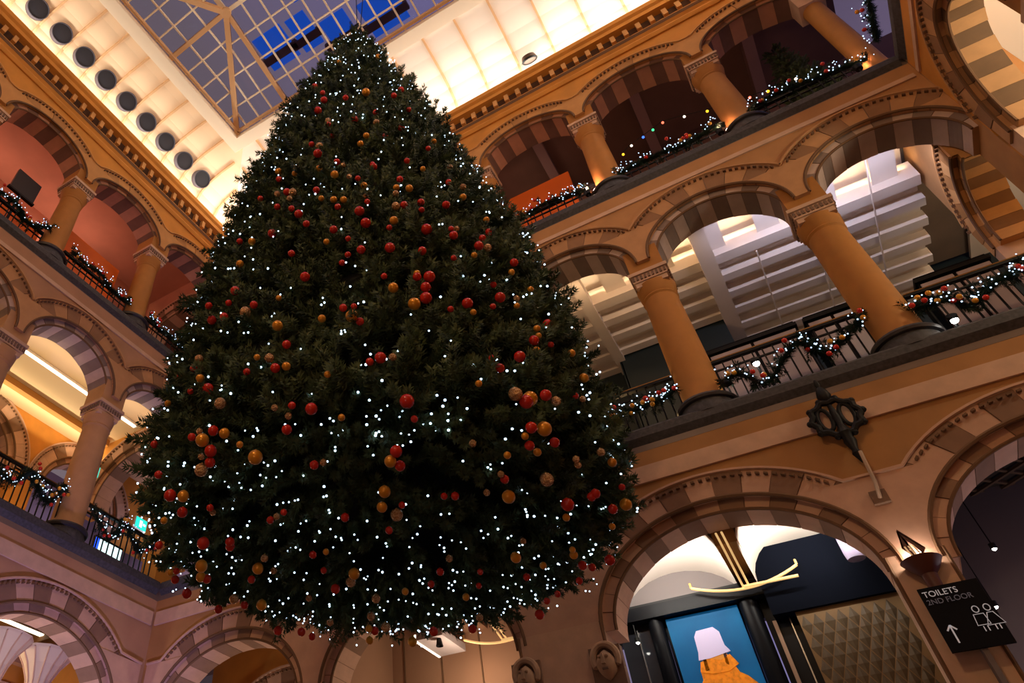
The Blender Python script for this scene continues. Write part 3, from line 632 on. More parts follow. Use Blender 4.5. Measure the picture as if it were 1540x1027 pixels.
MB().box(-.03, .03, -.32, .3, .3, .68).obj('housing', IRON, t); MB().box(.03, .036, -.22, .28, .34, .64).obj('display', emis('screen_white', (215, 250, 250), 1.6), t); MB().box(.03, .036, -.31, -.23, .34, .64).obj('display_edge', emis('screen_blue', (40, 90, 255), 1.5), t)
MB().box(-.05, .05, -.05, .05, 0, .3).obj('foot', IRON, t)
for (x, y, z), w in (((-11.8, 8.2, 8.27), 'beside the left first-floor column'), ((-11.8, 9.46, 7.73), 'above the left railing beside the tree')):
    t = tag(empty('exit_sign', (x, y, z)), 'small glowing teal exit sign ' + w, 'sign')
    MB().box(-.05, .0, -.17, .17, -.13, .13).obj('housing', WHITEP, t); f_ = MB().box(0, .01, -.16, .16, -.12, .12).obj('face', emis('teal_glow', (40, 225, 205), 1.3), t)
    MB().box(.01, .014, -.05, .03, -.08, .07).box(.01, .014, .05, .13, -.02, .03).obj('pictogram', emis('sign_white', (235, 255, 250), 1.4), f_)
    MB().tube([(-.02, 0, .13), (-.02, 0, 9.0-z)], .01, 6).obj('rod', IRON, t)
# festoon of coloured bulbs
t = tag(empty('bulb_string', (.2, 8.8, 11.4)), 'string of coloured bulbs hanging across the dark top-floor gallery on the right', 'light string')
pts = [(-.05, -.12, 'w'), (.12, 11.37, 'y'), (.31, 11.5, 'w'), (.55, 11.58, 'b'), (.75, 11.65, 'g'), (.95, 11.72, 'r'), (1.3, 11.6, 'w'), (1.65, 11.45, 'y'), (2.3, 11.28, 'r'), (2.57, 11.22, 'y'), (3.0, 11.2, 'w')][1:]
colr = dict(y=(255, 190, 40), w=(255, 235, 210), b=(60, 110, 255), g=(60, 220, 130), r=(255, 110, 80))
MB().tube([(p[0]-.2, 0, p[1]-11.4+.05) for p in pts], .006, 5).obj('wire', IRON, t)
for x, z, c_ in pts:
    b_ = MB().sphere((x-.2, 0, z-11.4), .024).obj('bulb', emis('bulb_'+c_, colr[c_], 2.5), t, True); MB().lathe([(.014, .02), (.014, .05)], (x-.2, 0, z-11.4), 8).obj('socket', IRON, b_)

# ------------------------------------------------------------------ ground floor: shopfront, signs, lamps
t = tag(empty('shopfront', (-1.2, 9.45, FL)), 'black lacquered shopfront with half columns inside the ground-floor arch', 'shopfront'); o = Vector(t.location)
def L_(x0, x1, y0, y1, z0, z1): return MB().box(x0-o.x, x1-o.x, y0-o.y, y1-o.y, z0-o.z, z1-o.z)
L_(-2.3, -.1, 9.32, 9.55, 3.55, 3.7).obj('lintel', BLACK, t); L_(-2.3, -.1, 9.36, 9.6, 3.7, 3.74).obj('cornice', IRON, t)
for x, r in ((-1.82, .09), (-.75, .1)): MB().lathe([(r, 0), (r, 5.06)], (x-o.x, 9.45-o.y, 0), 24).obj('half_column', BLACK, t, True)
L_(-1.74, -.86, 9.52, 9.6, FL, 3.56).obj('back_panel', BLACK, t)
L_(-2.28, -1.92, 9.5, 9.52, FL, 3.55).obj('side_panel', mat('smoked_glass', (40, 42, 48), .1), t)
f_ = L_(-.64, -.32, 9.5, 9.53, FL, 3.56).obj('side_panel', BLACK, t); L_(-.58, -.54, 9.47, 9.5, 2.2, 3.3).obj('pull_bar', mat('tan_bar', (150, 120, 100), .4), t)
for x in (-2.06, -.4): L_(x-.006, x+.006, 9.46, 9.5, 1.0, 3.5).obj('edge_trim', mat('grey_trim', (150, 150, 150), .3, metal=.8), t)
# poster: a figure in a lilac bucket hat and a shaggy orange coat on deep blue
t = tag(empty('poster', (-1.3, 9.42, 2.0)), 'blue poster of a person in a lilac bucket hat and shaggy orange coat', 'poster')
BLUEP = mat('poster_blue', (10, 92, 140), .6, emit=(8, 76, 118), estr=.5, col2=(10, 62, 104), scale=1.6, spec=.2)  # poster print glows faintly, its lighting put into the materials
MB().box(-.39, .43, 0, .03, 0, 1.53).obj('sheet', BLUEP, t)
COAT = mat('poster_coat', (226, 132, 22), .9, var=.35, scale=22, emit=(190, 100, 14), estr=.35); SKIN = mat('poster_skin', (214, 140, 60), .8, emit=(200, 130, 50), estr=.3); HATM = mat('poster_hat', (196, 184, 214), .8, emit=(186, 174, 206), estr=.4); HAIR = mat('poster_hair', (60, 28, 20), .8)
def flat(pts, dz, nm, m): MB().extr(pts, 1, -.004-dz, 0-dz*.2).obj(nm, m, t)
cx = .02
coat = [(cx-.36, .0), (cx-.34, .38), (cx-.27, .62), (cx-.2, .72), (cx-.16, .86), (cx-.08, .93), (cx+.0, .9), (cx+.09, .94), (cx+.17, .86), (cx+.2, .74), (cx+.34, .62), (cx+.4, .4), (cx+.41, 0)]
coat = [(x_, z_*1.13) for x_, z_ in coat]
coat = [p for q in zip(coat, [((a_[0]+b_[0])/2+random.uniform(-.02, .02), (a_[1]+b_[1])/2+.02) for a_, b_ in zip(coat, coat[1:]+coat[:1])][:-1]+[None]) for p in q if p]
flat(coat, .006, 'coat', COAT)
flat([(cx-.1, .99), (cx-.11, 1.08), (cx+.1, 1.08), (cx+.1, .99), (cx+.05, .95), (cx-.06, .96)], .01, 'face', SKIN)
flat([(cx-.14, .9), (cx-.13, 1.12), (cx-.1, 1.12), (cx-.1, .9)], .012, 'hair', HAIR)
flat([(cx+.09, .94), (cx+.1, 1.12), (cx+.13, 1.1), (cx+.12, .92)], .012, 'hair', HAIR)
flat([(cx-.18, 1.02), (cx-.16, 1.1), (cx-.15, 1.27), (cx-.11, 1.33), (cx+.08, 1.34), (cx+.13, 1.28), (cx+.14, 1.13), (cx+.18, 1.06), (cx+.1, 1.045), (cx-.06, 1.02)], .016, 'hat', HATM)
flat([(cx-.2, .9), (cx-.17, 1.0), (cx-.06, 1.02), (cx+.05, .985), (cx+.16, 1.03), (cx+.22, .92), (cx+.1, .86), (cx-.08, .86)], .012, 'collar', COAT)
for k in range(26):
    x, z = cx+random.uniform(-.3, .34), random.uniform(.08, .74)
    flat([(x-.03, z), (x, z+.025), (x+.035, z+.005), (x+.005, z-.02)], .009, 'coat_tuft', mat('poster_tuft', (176, 84, 10), .9))
# quilted gold panel
t = tag(empty('quilted_panel', (.15, 9.35, 1.0)), 'quilted gold screen with diamond stitching right of the black shopfront', 'screen')
QG = mat('gold_quilt', (70, 52, 24), .6, var=.2, scale=8)
fr = MB().box(-.47, .55, .0, .04, 0, 2.3).obj('backing', mat('gold_seam', (110, 80, 38), .6), t)
m_ = MB().add([(-.052, 0, 0), (0, 0, -.104), (.052, 0, 0), (0, 0, .104), (0, -.012, 0)], [(0, 1, 4), (1, 2, 4), (2, 3, 4), (3, 0, 4)]).mesh('quilt_tile', QG)
for j in range(20):
    for i in range(9):
        x, z = -.41+.115*i+(.0575 if j % 2 else 0), .12+.1125*j
        if x+.05 < .55 and z < 2.24: link('quilt_tile', m_, t).location = (x, -.002, z)
# gold light fixtures at the ends of the ceiling beams
def fixture(x, y, z, label):
    t = tag(empty('gold_light_fixture', (x, y, z)), label, 'lamp', 'gold tube fixtures in the ground-floor shops')
    arc = [(-.58+1.16*k/16, 0, .13*(((k-8)/8)**2)) for k in range(17)]
    MB().tube(arc, .016, 8).obj('curved_tube', GLOWT, t, True)
    for s_ in (-.58, .58): MB().tube([(s_, 0, .13), (s_, 0, .19)], .014, 8).obj('end_peg', GOLDT, t, True)
    MB().tube([(-.02, -.06, .0), (.55, -.06, -.01)], .017, 8).obj('straight_tube', GLOWT, t, True)
    for dx in (-.03, .03): MB().tube([(dx, 0, .02), (dx, -.85, .3)], .012, 8).obj('arm_tube', GLOWT, t, True)
GLOWT = mat('lit_gold_tube', (230, 186, 120), .4, emit=(235, 190, 125), estr=.75)
fixture(-.68, 9.2, 3.6, 'gold tube light fixture with a curved arm above the black shopfront')
fixture(-3.68, 9.2, 3.6, 'gold tube light fixture just below the tree, left of the wide pier')
t = tag(empty('box_light', (-4.66, 9.25, 3.76)), 'pale box light with a bright edge below the tree', 'lamp')
MB().box(-.22, .2, -.3, .4, 0, .1).obj('housing', mat('grey_housing', (190, 180, 180), .6), t); MB().box(-.23, -.2, -.3, .4, -.01, .08).obj('lit_edge', STRIP, t); MB().tube([(0, .1, .1), (0, .1, .5)], .02, 8).obj('hanger', IRON, t); MB().lathe([(.05, -.1), (.03, 0)], (.1, -.2, 0), 12).obj('spot', IRON, t)
# pendant cylinder with a spot
t = tag(empty('pendant_cylinder', (.46, 9.0, 3.55)), 'lilac cylinder hanging in the right half of the shop arch', 'lamp')
MB().lathe([(0, 0), (.085, .02), (.095, .1), (.095, .5), (0, .5)], n=24).obj('shade', mat('lilac_shade', (150, 140, 170), .6), t, True); MB().sphere((.06, -.1, .1), .018).obj('spot', LAMPW, t, True)
for (x, y, z), w in (((-2.05, 9.1, 3.83), 'at the left springing of the shop arch'), ((-2.05, 9.3, 3.3), 'inside the glass left of the poster'), ((1.62, 9.2, 3.46), 'on the dark ceiling in the right arch'), ((1.35, 9.2, 2.94), 'beside the toilets sign')):
    t = tag(empty('spotlight', (x, y, z)), 'tiny white spotlight ' + w, 'lamp'); MB().sphere((0, 0, 0), .02).obj('lamp', LAMPW, t, True); MB().lathe([(.0, .05), (.03, .05), (.03, -.005)], n=12).obj('housing', IRON, t, True)
    MB().tube([(0, 0, .05), (0, 0, .2 if x < 0 else 4.46-z)], .006, 6).obj('stem', IRON, t)
# wrought-iron wall ornament between the right-hand ground arches
t = tag(empty('iron_ornament', (.86, 7.96, 4.6)), 'black wrought-iron ornament hanging on the wall between the two ground-floor arches', 'ornament')
MB().lathe([(.015, .5), (.03, .44), (.02, .4), (.05, .36), (.07, .28), (.05, .22), (.02, .18), (.03, .1), (.045, 0), (.035, -.1), (.06, -.17), (.075, -.2), (.05, -.26), (.06, -.3), (.03, -.4), (.045, -.44), (.0, -.56)], n=16).obj('stem', IRON, t, True)
ring_ = [(.22*math.cos(2*PI*k/36)*(1+.07*math.cos(10*2*PI*k/36)), -.01, .2*math.sin(2*PI*k/36)*(1+.07*math.cos(10*2*PI*k/36))) for k in range(36)]
MB().tube(ring_, .035, 8, True).obj('ring', IRON, t, True)
for s_ in (-1, 1): MB().tube([(s_*(.105+.06*math.cos(2*PI*k/20)), -.01, .13*math.sin(2*PI*k/20)) for k in range(20)], .022, 8, True).obj('oval_loop', IRON, t, True)
for k in range(10):
    a_ = 2*PI*k/10; MB().sphere((.25*math.cos(a_), -.01, .23*math.sin(a_)), .035, 8, 6).obj('knop', IRON, t, True)
t = tag(empty('bar_lamp', (.84, 8.0, 3.7)), 'slim pale bar lamp on a square plate below the iron ornament', 'lamp')
MB().box(-.07, .07, -.005, .045, -.07, .06).obj('plate', STONE_D, t); MB().tube([(0, 0, -.02), (.02, -.12, .1), (.04, -.14, .42)], .018, 8).obj('arm', mat('pale_metal', (200, 180, 160), .4), t, True)
# sconce with a pierced kite finial
t = tag(empty('wall_sconce', (.86, 7.93, 2.95)), 'rust-brown bowl sconce with a pierced kite-shaped finial on the pier', 'lamp')
RUST = mat('rust_iron', (92, 52, 44), .5)
MB().lathe([(.0, -.07), (.06, -.07), (.11, -.02), (.165, .06), (.155, .066), (.09, .0), (0, -.02)], n=28).obj('bowl', RUST, t, True)
MB().lathe([(.05, -.3), (.062, -.06)], n=16).obj('neck', RUST, t, True)
k_ = MB(); k_.extr([(.02, .06), (.035, .06), (-.06, .2), (-.065, .19)], 1, -.02, .0)
for q in ([(0, .06), (-.085, .2), (-.055, .34), (-.045, .34), (-.07, .2), (.008, .075)], [(0, .06), (.085, .16), (-.045, .37), (-.055, .35), (.065, .16), (-.005, .08)], [(-.012, .06), (.01, .06), (-.045, .35), (-.055, .35)], [(-.08, .2), (-.055, .36), (-.02, .24), (-.04, .14)], [(-.05, .36), (.07, .17), (.04, .12), (.01, .2), (-.03, .27)]):
    k_.extr(q, 1, -.012, .008)
k_.obj('finial', RUST, t)
for x in (-.03, .0, .035): MB().extr([(x-.006, .05), (x+.006, .05), (x-.025, .2), (x-.037, .2)], 1, -.024, -.012).obj('rib', mat('slot_glow', (236, 200, 150), .5, emit=(236, 200, 150), estr=.4), t)  # glowing cream bars stand for the lit slots of the finial
light('sconce_lamp', 'POINT', (.85, 7.99, 3.07), 6, (1, .82, .66), .03)
# TOILETS sign
t = tag(empty('toilets_sign', (.93, 7.84, 2.49)), 'black sign with white TOILETS lettering, arrow and two figures', 'sign')
INK = mat('sign_ink', (205, 205, 210), .6, emit=(205, 205, 210), estr=.25); INK2 = mat('sign_ink_dim', (110, 110, 122), .6, emit=(110, 110, 122), estr=.15)  # lettering glows faintly by itself, the sign has no lamp
MB().box(-.225, .215, 0, .03, -.26, .26).obj('board', mat('sign_black', (10, 11, 20), .7, spec=.15), t); MB().box(-.02, .02, .03, .2, -.8, .1).obj('arm', GREYP, t)
def text(s_, x, z, size, m, parent):
    c_ = bpy.data.curves.new('lettering', 'FONT'); c_.body = s_; c_.size = size; c_.extrude = .002
    o_ = bpy.data.objects.new('tmp', c_); COL.objects.link(o_); bpy.context.view_layer.update()
    me = bpy.data.meshes.new_from_object(o_.evaluated_get(bpy.context.evaluated_depsgraph_get())); bpy.data.objects.remove(o_)
    me.materials.clear(); me.materials.append(m); me.name = 'lettering'
    q = bpy.data.objects.new('lettering', me); COL.objects.link(q); q.parent = parent; q.location = (x, -.004, z); q.rotation_euler = (PI/2, 0, 0)
text('TOILETS', -.205, .18, .068, INK, t); text('2ND FLOOR', -.205, .118, .06, INK2, t)
MB().box(-.147, -.135, -.004, 0, -.2, -.06).obox((-.141, -.002, -.06), (-.175, -.002, -.1), .004, .012).obox((-.141, -.002, -.06), (-.107, -.002, -.1), .004, .012).obj('arrow', INK, t)
def fig(x, skirt):
    m = MB().tube([(x+.022*math.cos(2*PI*k/14), -.002, .025+.026*math.sin(2*PI*k/14)) for k in range(14)], .004, 5, True)
    body = [(-.035, -.015), (.035, -.015), (.045, -.1), (-.045, -.1)] if not skirt else [(-.02, -.015), (.02, -.015), (.06, -.11), (-.06, -.11)]
    m.tube([(x+a_, -.002, b_) for a_, b_ in body], .004, 5, True)
    for s_ in (-1, 1): m.tube([(x+s_*.014, -.002, -.11), (x+s_*.014, -.002, -.15)], .004, 5)
    m.obj('pictogram', INK, t)
fig(.085, False); fig(.165, True)
# carved heads at the corners of the wide pier
HEADM = mat('carved_stone', (176, 148, 124), .8, var=.15, scale=12)
for x, w in ((-2.12, 'right'), (-3.0, 'left')):
    t = tag(empty('carved_head', (x, 8.0, 2.74)), 'carved stone head set in the %s corner of the wide pier below the tree' % w, 'carving')
    MB().box(-.17, .16, .0, .1, -.3, .13).obj('niche', STONE_D, t)
    m = MB().lathe([(max(.002, .105*math.sin(PI*k/12)**.8), .15-.3*k/12) for k in range(13)], (0, -.02, -.06), 20); m.obj('face', HEADM, t, True)
    MB().extr([(-.02, -.08), (.02, -.08), (.008, .02), (-.008, .02)], 1, -.155, -.1).obj('nose', HEADM, t)
    for s_ in (-1, 1): MB().sphere((s_*.04, -.115, .0), .018, 10, 6).obj('eye', HEADM, t, True); MB().sphere((s_*.115, -.02, -.06), .03, 8, 6).obj('ear', HEADM, t, True)
    MB().box(-.03, .03, -.125, -.1, -.125, -.11).obj('mouth', STONE_D, t)
    MB().tube([(.13*math.cos(PI*k/12), -.03, .0+.14*math.sin(PI*k/12)) for k in range(-2, 15)], .035, 8).obj('hair_roll', HEADM, t, True)
# flared cream columns inside the lower left arch
FLARE = mat('cream_plaster', (222, 204, 180), .85)
for y, w in ((6.55, 'left'), (7.35, 'right')):
    t = tag(empty('flared_column', (-10.75, y, FL)), 'cream column flaring into the ceiling inside the lower left arch, the %s one' % w, 'column', 'flared columns in the lower left arch')
    MB().lathe([(.1, 0), (.09, 4.75), (.0, 4.75)], n=20).obj('shaft', FLARE, t, True)
    MB().lathe([(.1, 4.72), (.14, 4.76), (.14, 4.84), (.1, 4.86)], n=20).obj('neck_ring', STONE_L, t, True)
    MB().lathe([(.1, 4.86), (.12, 5.05), (.18, 5.3), (.28, 5.5), (.42, 5.68), (.44, 5.72), (.0, 5.72)], n=12).obj('flare', FLARE, t)
    f_ = MB()
    for k in range(12):
        c_, s_ = math.cos(2*PI*k/12), math.sin(2*PI*k/12); f_.tube([((r+.004)*c_, (r+.004)*s_, z) for r, z in ((.1, 4.86), (.12, 5.05), (.18, 5.3), (.28, 5.5), (.42, 5.68))], .014, 5)
    f_.obj('rib', STONE_L, t, True)
for x, w in ((1.51, 'nearest the right corner'), (-.64, 'second from the right corner'), (3.45, 'in the upper right corner')):
    t = tag(empty('uplight', (x, 8.12, 9.93)), 'small glaring uplight at the foot of the top-floor column ' + w, 'lamp', 'uplights of the right top floor')
    MB().lathe([(0, -.03), (.05, -.03), (.06, .05), (.05, .05)], n=14).obj('housing', IRON, t, True); MB().sphere((0, 0, .04), .035, 10, 6).obj('lamp', emis('uplight_glow', (255, 200, 160), 5.0), t, True)
    MB().box(-.01, .01, -.01, .01, -.22, -.03).obj('stem', IRON, t)

# ------------------------------------------------------------------ the Christmas tree
ZP = [2.42, 2.46, 2.55, 2.66, 2.8, 3.0, 3.6, 4.5, 5.7, 6.9, 7.8, 8.7, 9.9, 11.0, 11.6, 11.95, 12.05]
RP = [.3, 1.1, 1.55, 1.8, 1.9, 1.95, 1.94, 1.89, 1.70, 1.46, 1.27, 1.05, .76, .47, .30, .12, .0]
def tcen(z):
    t = min(1, max(0, (z-4.5)/4.2)); return -2.796-.172*t, 4.69-.11*t
def trad(z): return float(np.interp(z, ZP, RP))
def needles(path, rad, step, nl, w=.006, droop=.0, seed=0):
    """bottle-brush shoot: flat needles set all round a twig; returns verts, tris"""
    r = np.random.default_rng(seed); P = np.array(path, float); seg = np.linalg.norm(np.diff(P, axis=0), axis=1); L = seg.sum()
    n = max(6, int(L/step)); s = np.sort(r.random(n))*L; cum = np.concatenate([[0], np.cumsum(seg)])
    i = np.clip(np.searchsorted(cum, s)-1, 0, len(seg)-1); f = ((s-cum[i])/seg[i])[:, None]
    p = P[i]*(1-f)+P[i+1]*f; t = (P[i+1]-P[i])/seg[i][:, None]
    q = r.normal(size=(n, 3)); q -= t*np.sum(q*t, 1)[:, None]; q /= np.linalg.norm(q, axis=1)[:, None]
    ln = nl*(.75+.5*r.random(n))*np.where(s > L*.93, .8, 1)
    d = q*.83+t*(.45+.3*r.random(n))[:, None]; d /= np.linalg.norm(d, axis=1)[:, None]
    side = np.cross(d, t); side /= np.linalg.norm(side, axis=1)[:, None]+1e-9
    tip = p+d*ln[:, None]; a = p+d*ln[:, None]*.3
    V = np.stack([a+side*w, a-side*w, tip], 1).reshape(-1, 3)
    return V, np.arange(len(V)).reshape(-1, 3)
def raw_mesh(name, parts, m):
    vs, fs, n = [], [], 0
    for V, F in parts: vs.append(V); fs.append(F+n); n += len(V)
    V = np.concatenate(vs); F = np.concatenate(fs)
    me = bpy.data.meshes.new(name); me.vertices.add(len(V)); me.vertices.foreach_set('co', V.astype(np.float32).ravel())
    me.loops.add(F.size); me.loops.foreach_set('vertex_index', F.astype(np.int32).ravel())
    me.polygons.add(len(F)); me.polygons.foreach_set('loop_start', np.arange(0, F.size, 3, dtype=np.int32))
    me.polygons.foreach_set('loop_total', np.full(len(F), 3, np.int32)); me.update(calc_edges=True); me.materials.append(m); return me, V, F
def bough(seed, L=.5, fingers=6, dens=.0017):
    r = np.random.default_rng(seed); parts = []
    main = [(0, 0, 0), (L*.35, .0, -.02), (L*.7, .0, -.02), (L, .0, .05)]
    parts.append(needles(main, .05, dens, .07, .0085, seed=seed))
    for k in range(fingers):
        f = .2+.75*(k+.5)/fingers; x = L*f; sgn = -1 if k % 2 else 1
        l = .28*(1-.45*f)+.06*r.random(); up = .1*r.normal(); a = sgn*(.5+.4*r.random())
        d = np.array([math.cos(a), math.sin(a), up]); b_ = np.array([x, 0, -.02])
        parts.append(needles([b_, b_+d*l*.5, b_+d*l+np.array([.02, 0, .045])], 0, dens, .066, .0085, seed=seed*31+k))
    return parts
tree = tag(empty('christmas_tree', (-2.8, 4.69, 2.42)), 'huge dark green Christmas tree covered in tiny white lights, hanging in the court', 'tree')
TI = tree.matrix_world.inverted(); TM_ = tree.matrix_world
MB().tube([(-2.8, 4.69, 2.95), (-2.85, 4.65, 6), (-2.968, 4.58, 8.7), (-2.968, 4.58, 11.9)], [.16, .12, .07, .02], 10).obj('trunk', BARK, tree, True, Matrix.Identity(4))
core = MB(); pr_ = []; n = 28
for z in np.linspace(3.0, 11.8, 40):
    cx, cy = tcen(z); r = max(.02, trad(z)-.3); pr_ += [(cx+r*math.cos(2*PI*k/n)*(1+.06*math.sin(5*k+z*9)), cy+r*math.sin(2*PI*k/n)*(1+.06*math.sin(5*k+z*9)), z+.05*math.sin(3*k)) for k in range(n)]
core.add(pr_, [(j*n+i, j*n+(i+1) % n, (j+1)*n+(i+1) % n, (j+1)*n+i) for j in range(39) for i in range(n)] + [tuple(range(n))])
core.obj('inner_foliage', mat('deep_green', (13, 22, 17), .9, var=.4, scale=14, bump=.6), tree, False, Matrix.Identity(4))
for dx in (-.03, .06): MB().tube([(-2.968+dx*.3, 4.58, 11.9), (-2.9+dx*3, 4.5, 15.6)], .008, 5).obj('hanging_cable', IRON, tree, True, Matrix.Identity(4))
LB = [raw_mesh('bough', bough(k+1), NEEDLE) for k in range(6)]
spots = []
cam_az = math.atan2(-4.69, 2.8)
for z in np.arange(2.46, 12.0, .14):
    R_ = trad(z); cx, cy = tcen(z); m = max(4, int(2*PI*R_/.34)); off = random.random()*6
    for k in range(m):
        a = off+2*PI*(k+random.uniform(-.3, .3))/m
        spots.append((z+random.uniform(-.05, .05), a, R_, cx, cy, 0))
for rr, zz in ((.45, 2.44), (.8, 2.46), (1.1, 2.5), (1.4, 2.56), (1.65, 2.64)):            # boughs of the underside
    m = int(2*PI*rr/.19)
    for k in range(m): spots.append((zz, 2*PI*(k+random.random()*.5)/m, rr, -2.796, 4.69, 1))
def place(z, a, R_, cx, cy, under):
    sc = random.uniform(.78, 1.15)*(1 if R_ > .6 else .55+.6*R_)
    pitch = random.uniform(-.1, .45) if z < 10.8 else random.uniform(-1.1, -.2)
    if under or z < 2.75: pitch = random.uniform(.25, .6)
    if under: pitch = random.uniform(.7, 1.2); sc *= .8
    elif z < 2.75: sc *= .85
    reach = .5*sc*math.cos(pitch)
    r0 = max(.0, R_-reach*.95-.02+random.uniform(-.13, .05))
    zz = z+.5*sc*math.sin(pitch)*.8+(.17 if under or z < 2.7 else .08 if z < 2.9 else 0)
    return Matrix.Translation((cx+r0*math.cos(a), cy+r0*math.sin(a), zz)) @ Matrix.Rotation(a+random.uniform(-.35, .35), 4, 'Z') @ Matrix.Rotation(pitch, 4, 'Y') @ Matrix.Rotation(random.uniform(-.6, .6), 4, 'X') @ Matrix.Scale(sc, 4)
mats_ = []
for s_ in spots: mats_.append((math.cos(s_[1]-cam_az)*(.4+s_[2])-.11*s_[0], place(*s_), random.randrange(6)))
mats_.sort(key=lambda q: -q[0])
for q in mats_[:290]: link('bough', LB[q[2]][0], tree, q[1])
parts = []
for q in mats_[290:]:
    M4 = np.array(q[1]); V = LB[q[2]][1]; F = LB[q[2]][2]
    if q[0] < -1.9 and len(parts) % 1 == 0:                                   # far side: thinner needles are enough
        F = F[::3]; V = V.reshape(-1, 3, 3)[::3].reshape(-1, 3); F = np.arange(len(V)).reshape(-1, 3)
    parts.append((V @ M4[:3, :3].T + M4[:3, 3], F))
me, _, _ = raw_mesh('outer_boughs', parts, NEEDLE); stuff(link('outer_boughs', me, tree, Matrix.Identity(4)))
# tiny bulbs of the light strings
ico = bmesh.new(); bmesh.ops.create_icosphere(ico, subdivisions=1, radius=1.0)
IV = np.array([v.co[:] for v in ico.verts]); IF = np.array([[v.index for v in f.verts] for f in ico.faces]); ico.free()
def bulbs(pts, r): return [(IV*(r*random.uniform(.75, 1.25))+np.array(p), IF) for p in pts]
pts = []
while len(pts) < 1600:
    z = 2.6+9.3*random.random()**1.05; R_ = trad(z)
    if random.random() > (R_/1.95)+.12: continue
    cx, cy = tcen(z); a = random.uniform(0, 2*PI); r = R_*random.uniform(.97, 1.02)+random.uniform(.02, .09); pts.append((cx+r*math.cos(a), cy+r*math.sin(a), z))
    if random.random() < .3: pts.append((pts[-1][0]+random.uniform(-.07, .07), pts[-1][1]+random.uniform(-.07, .07), z+random.uniform(-.07, .07)))
for k in range(480):
    r = 1.85*math.sqrt(random.random()); a = random.uniform(0, 2*PI); z = float(np.interp(r, RP[:6], ZP[:6]))
    pts.append((-2.796+r*math.cos(a), 4.69+r*math.sin(a), z+random.uniform(-.02, .04)+(.13 if r > 1.35 else .05)))
me, _, _ = raw_mesh('fairy_lights', bulbs(pts, .0082), BULB); stuff(link('fairy_lights', me, tree, Matrix.Identity(4)))

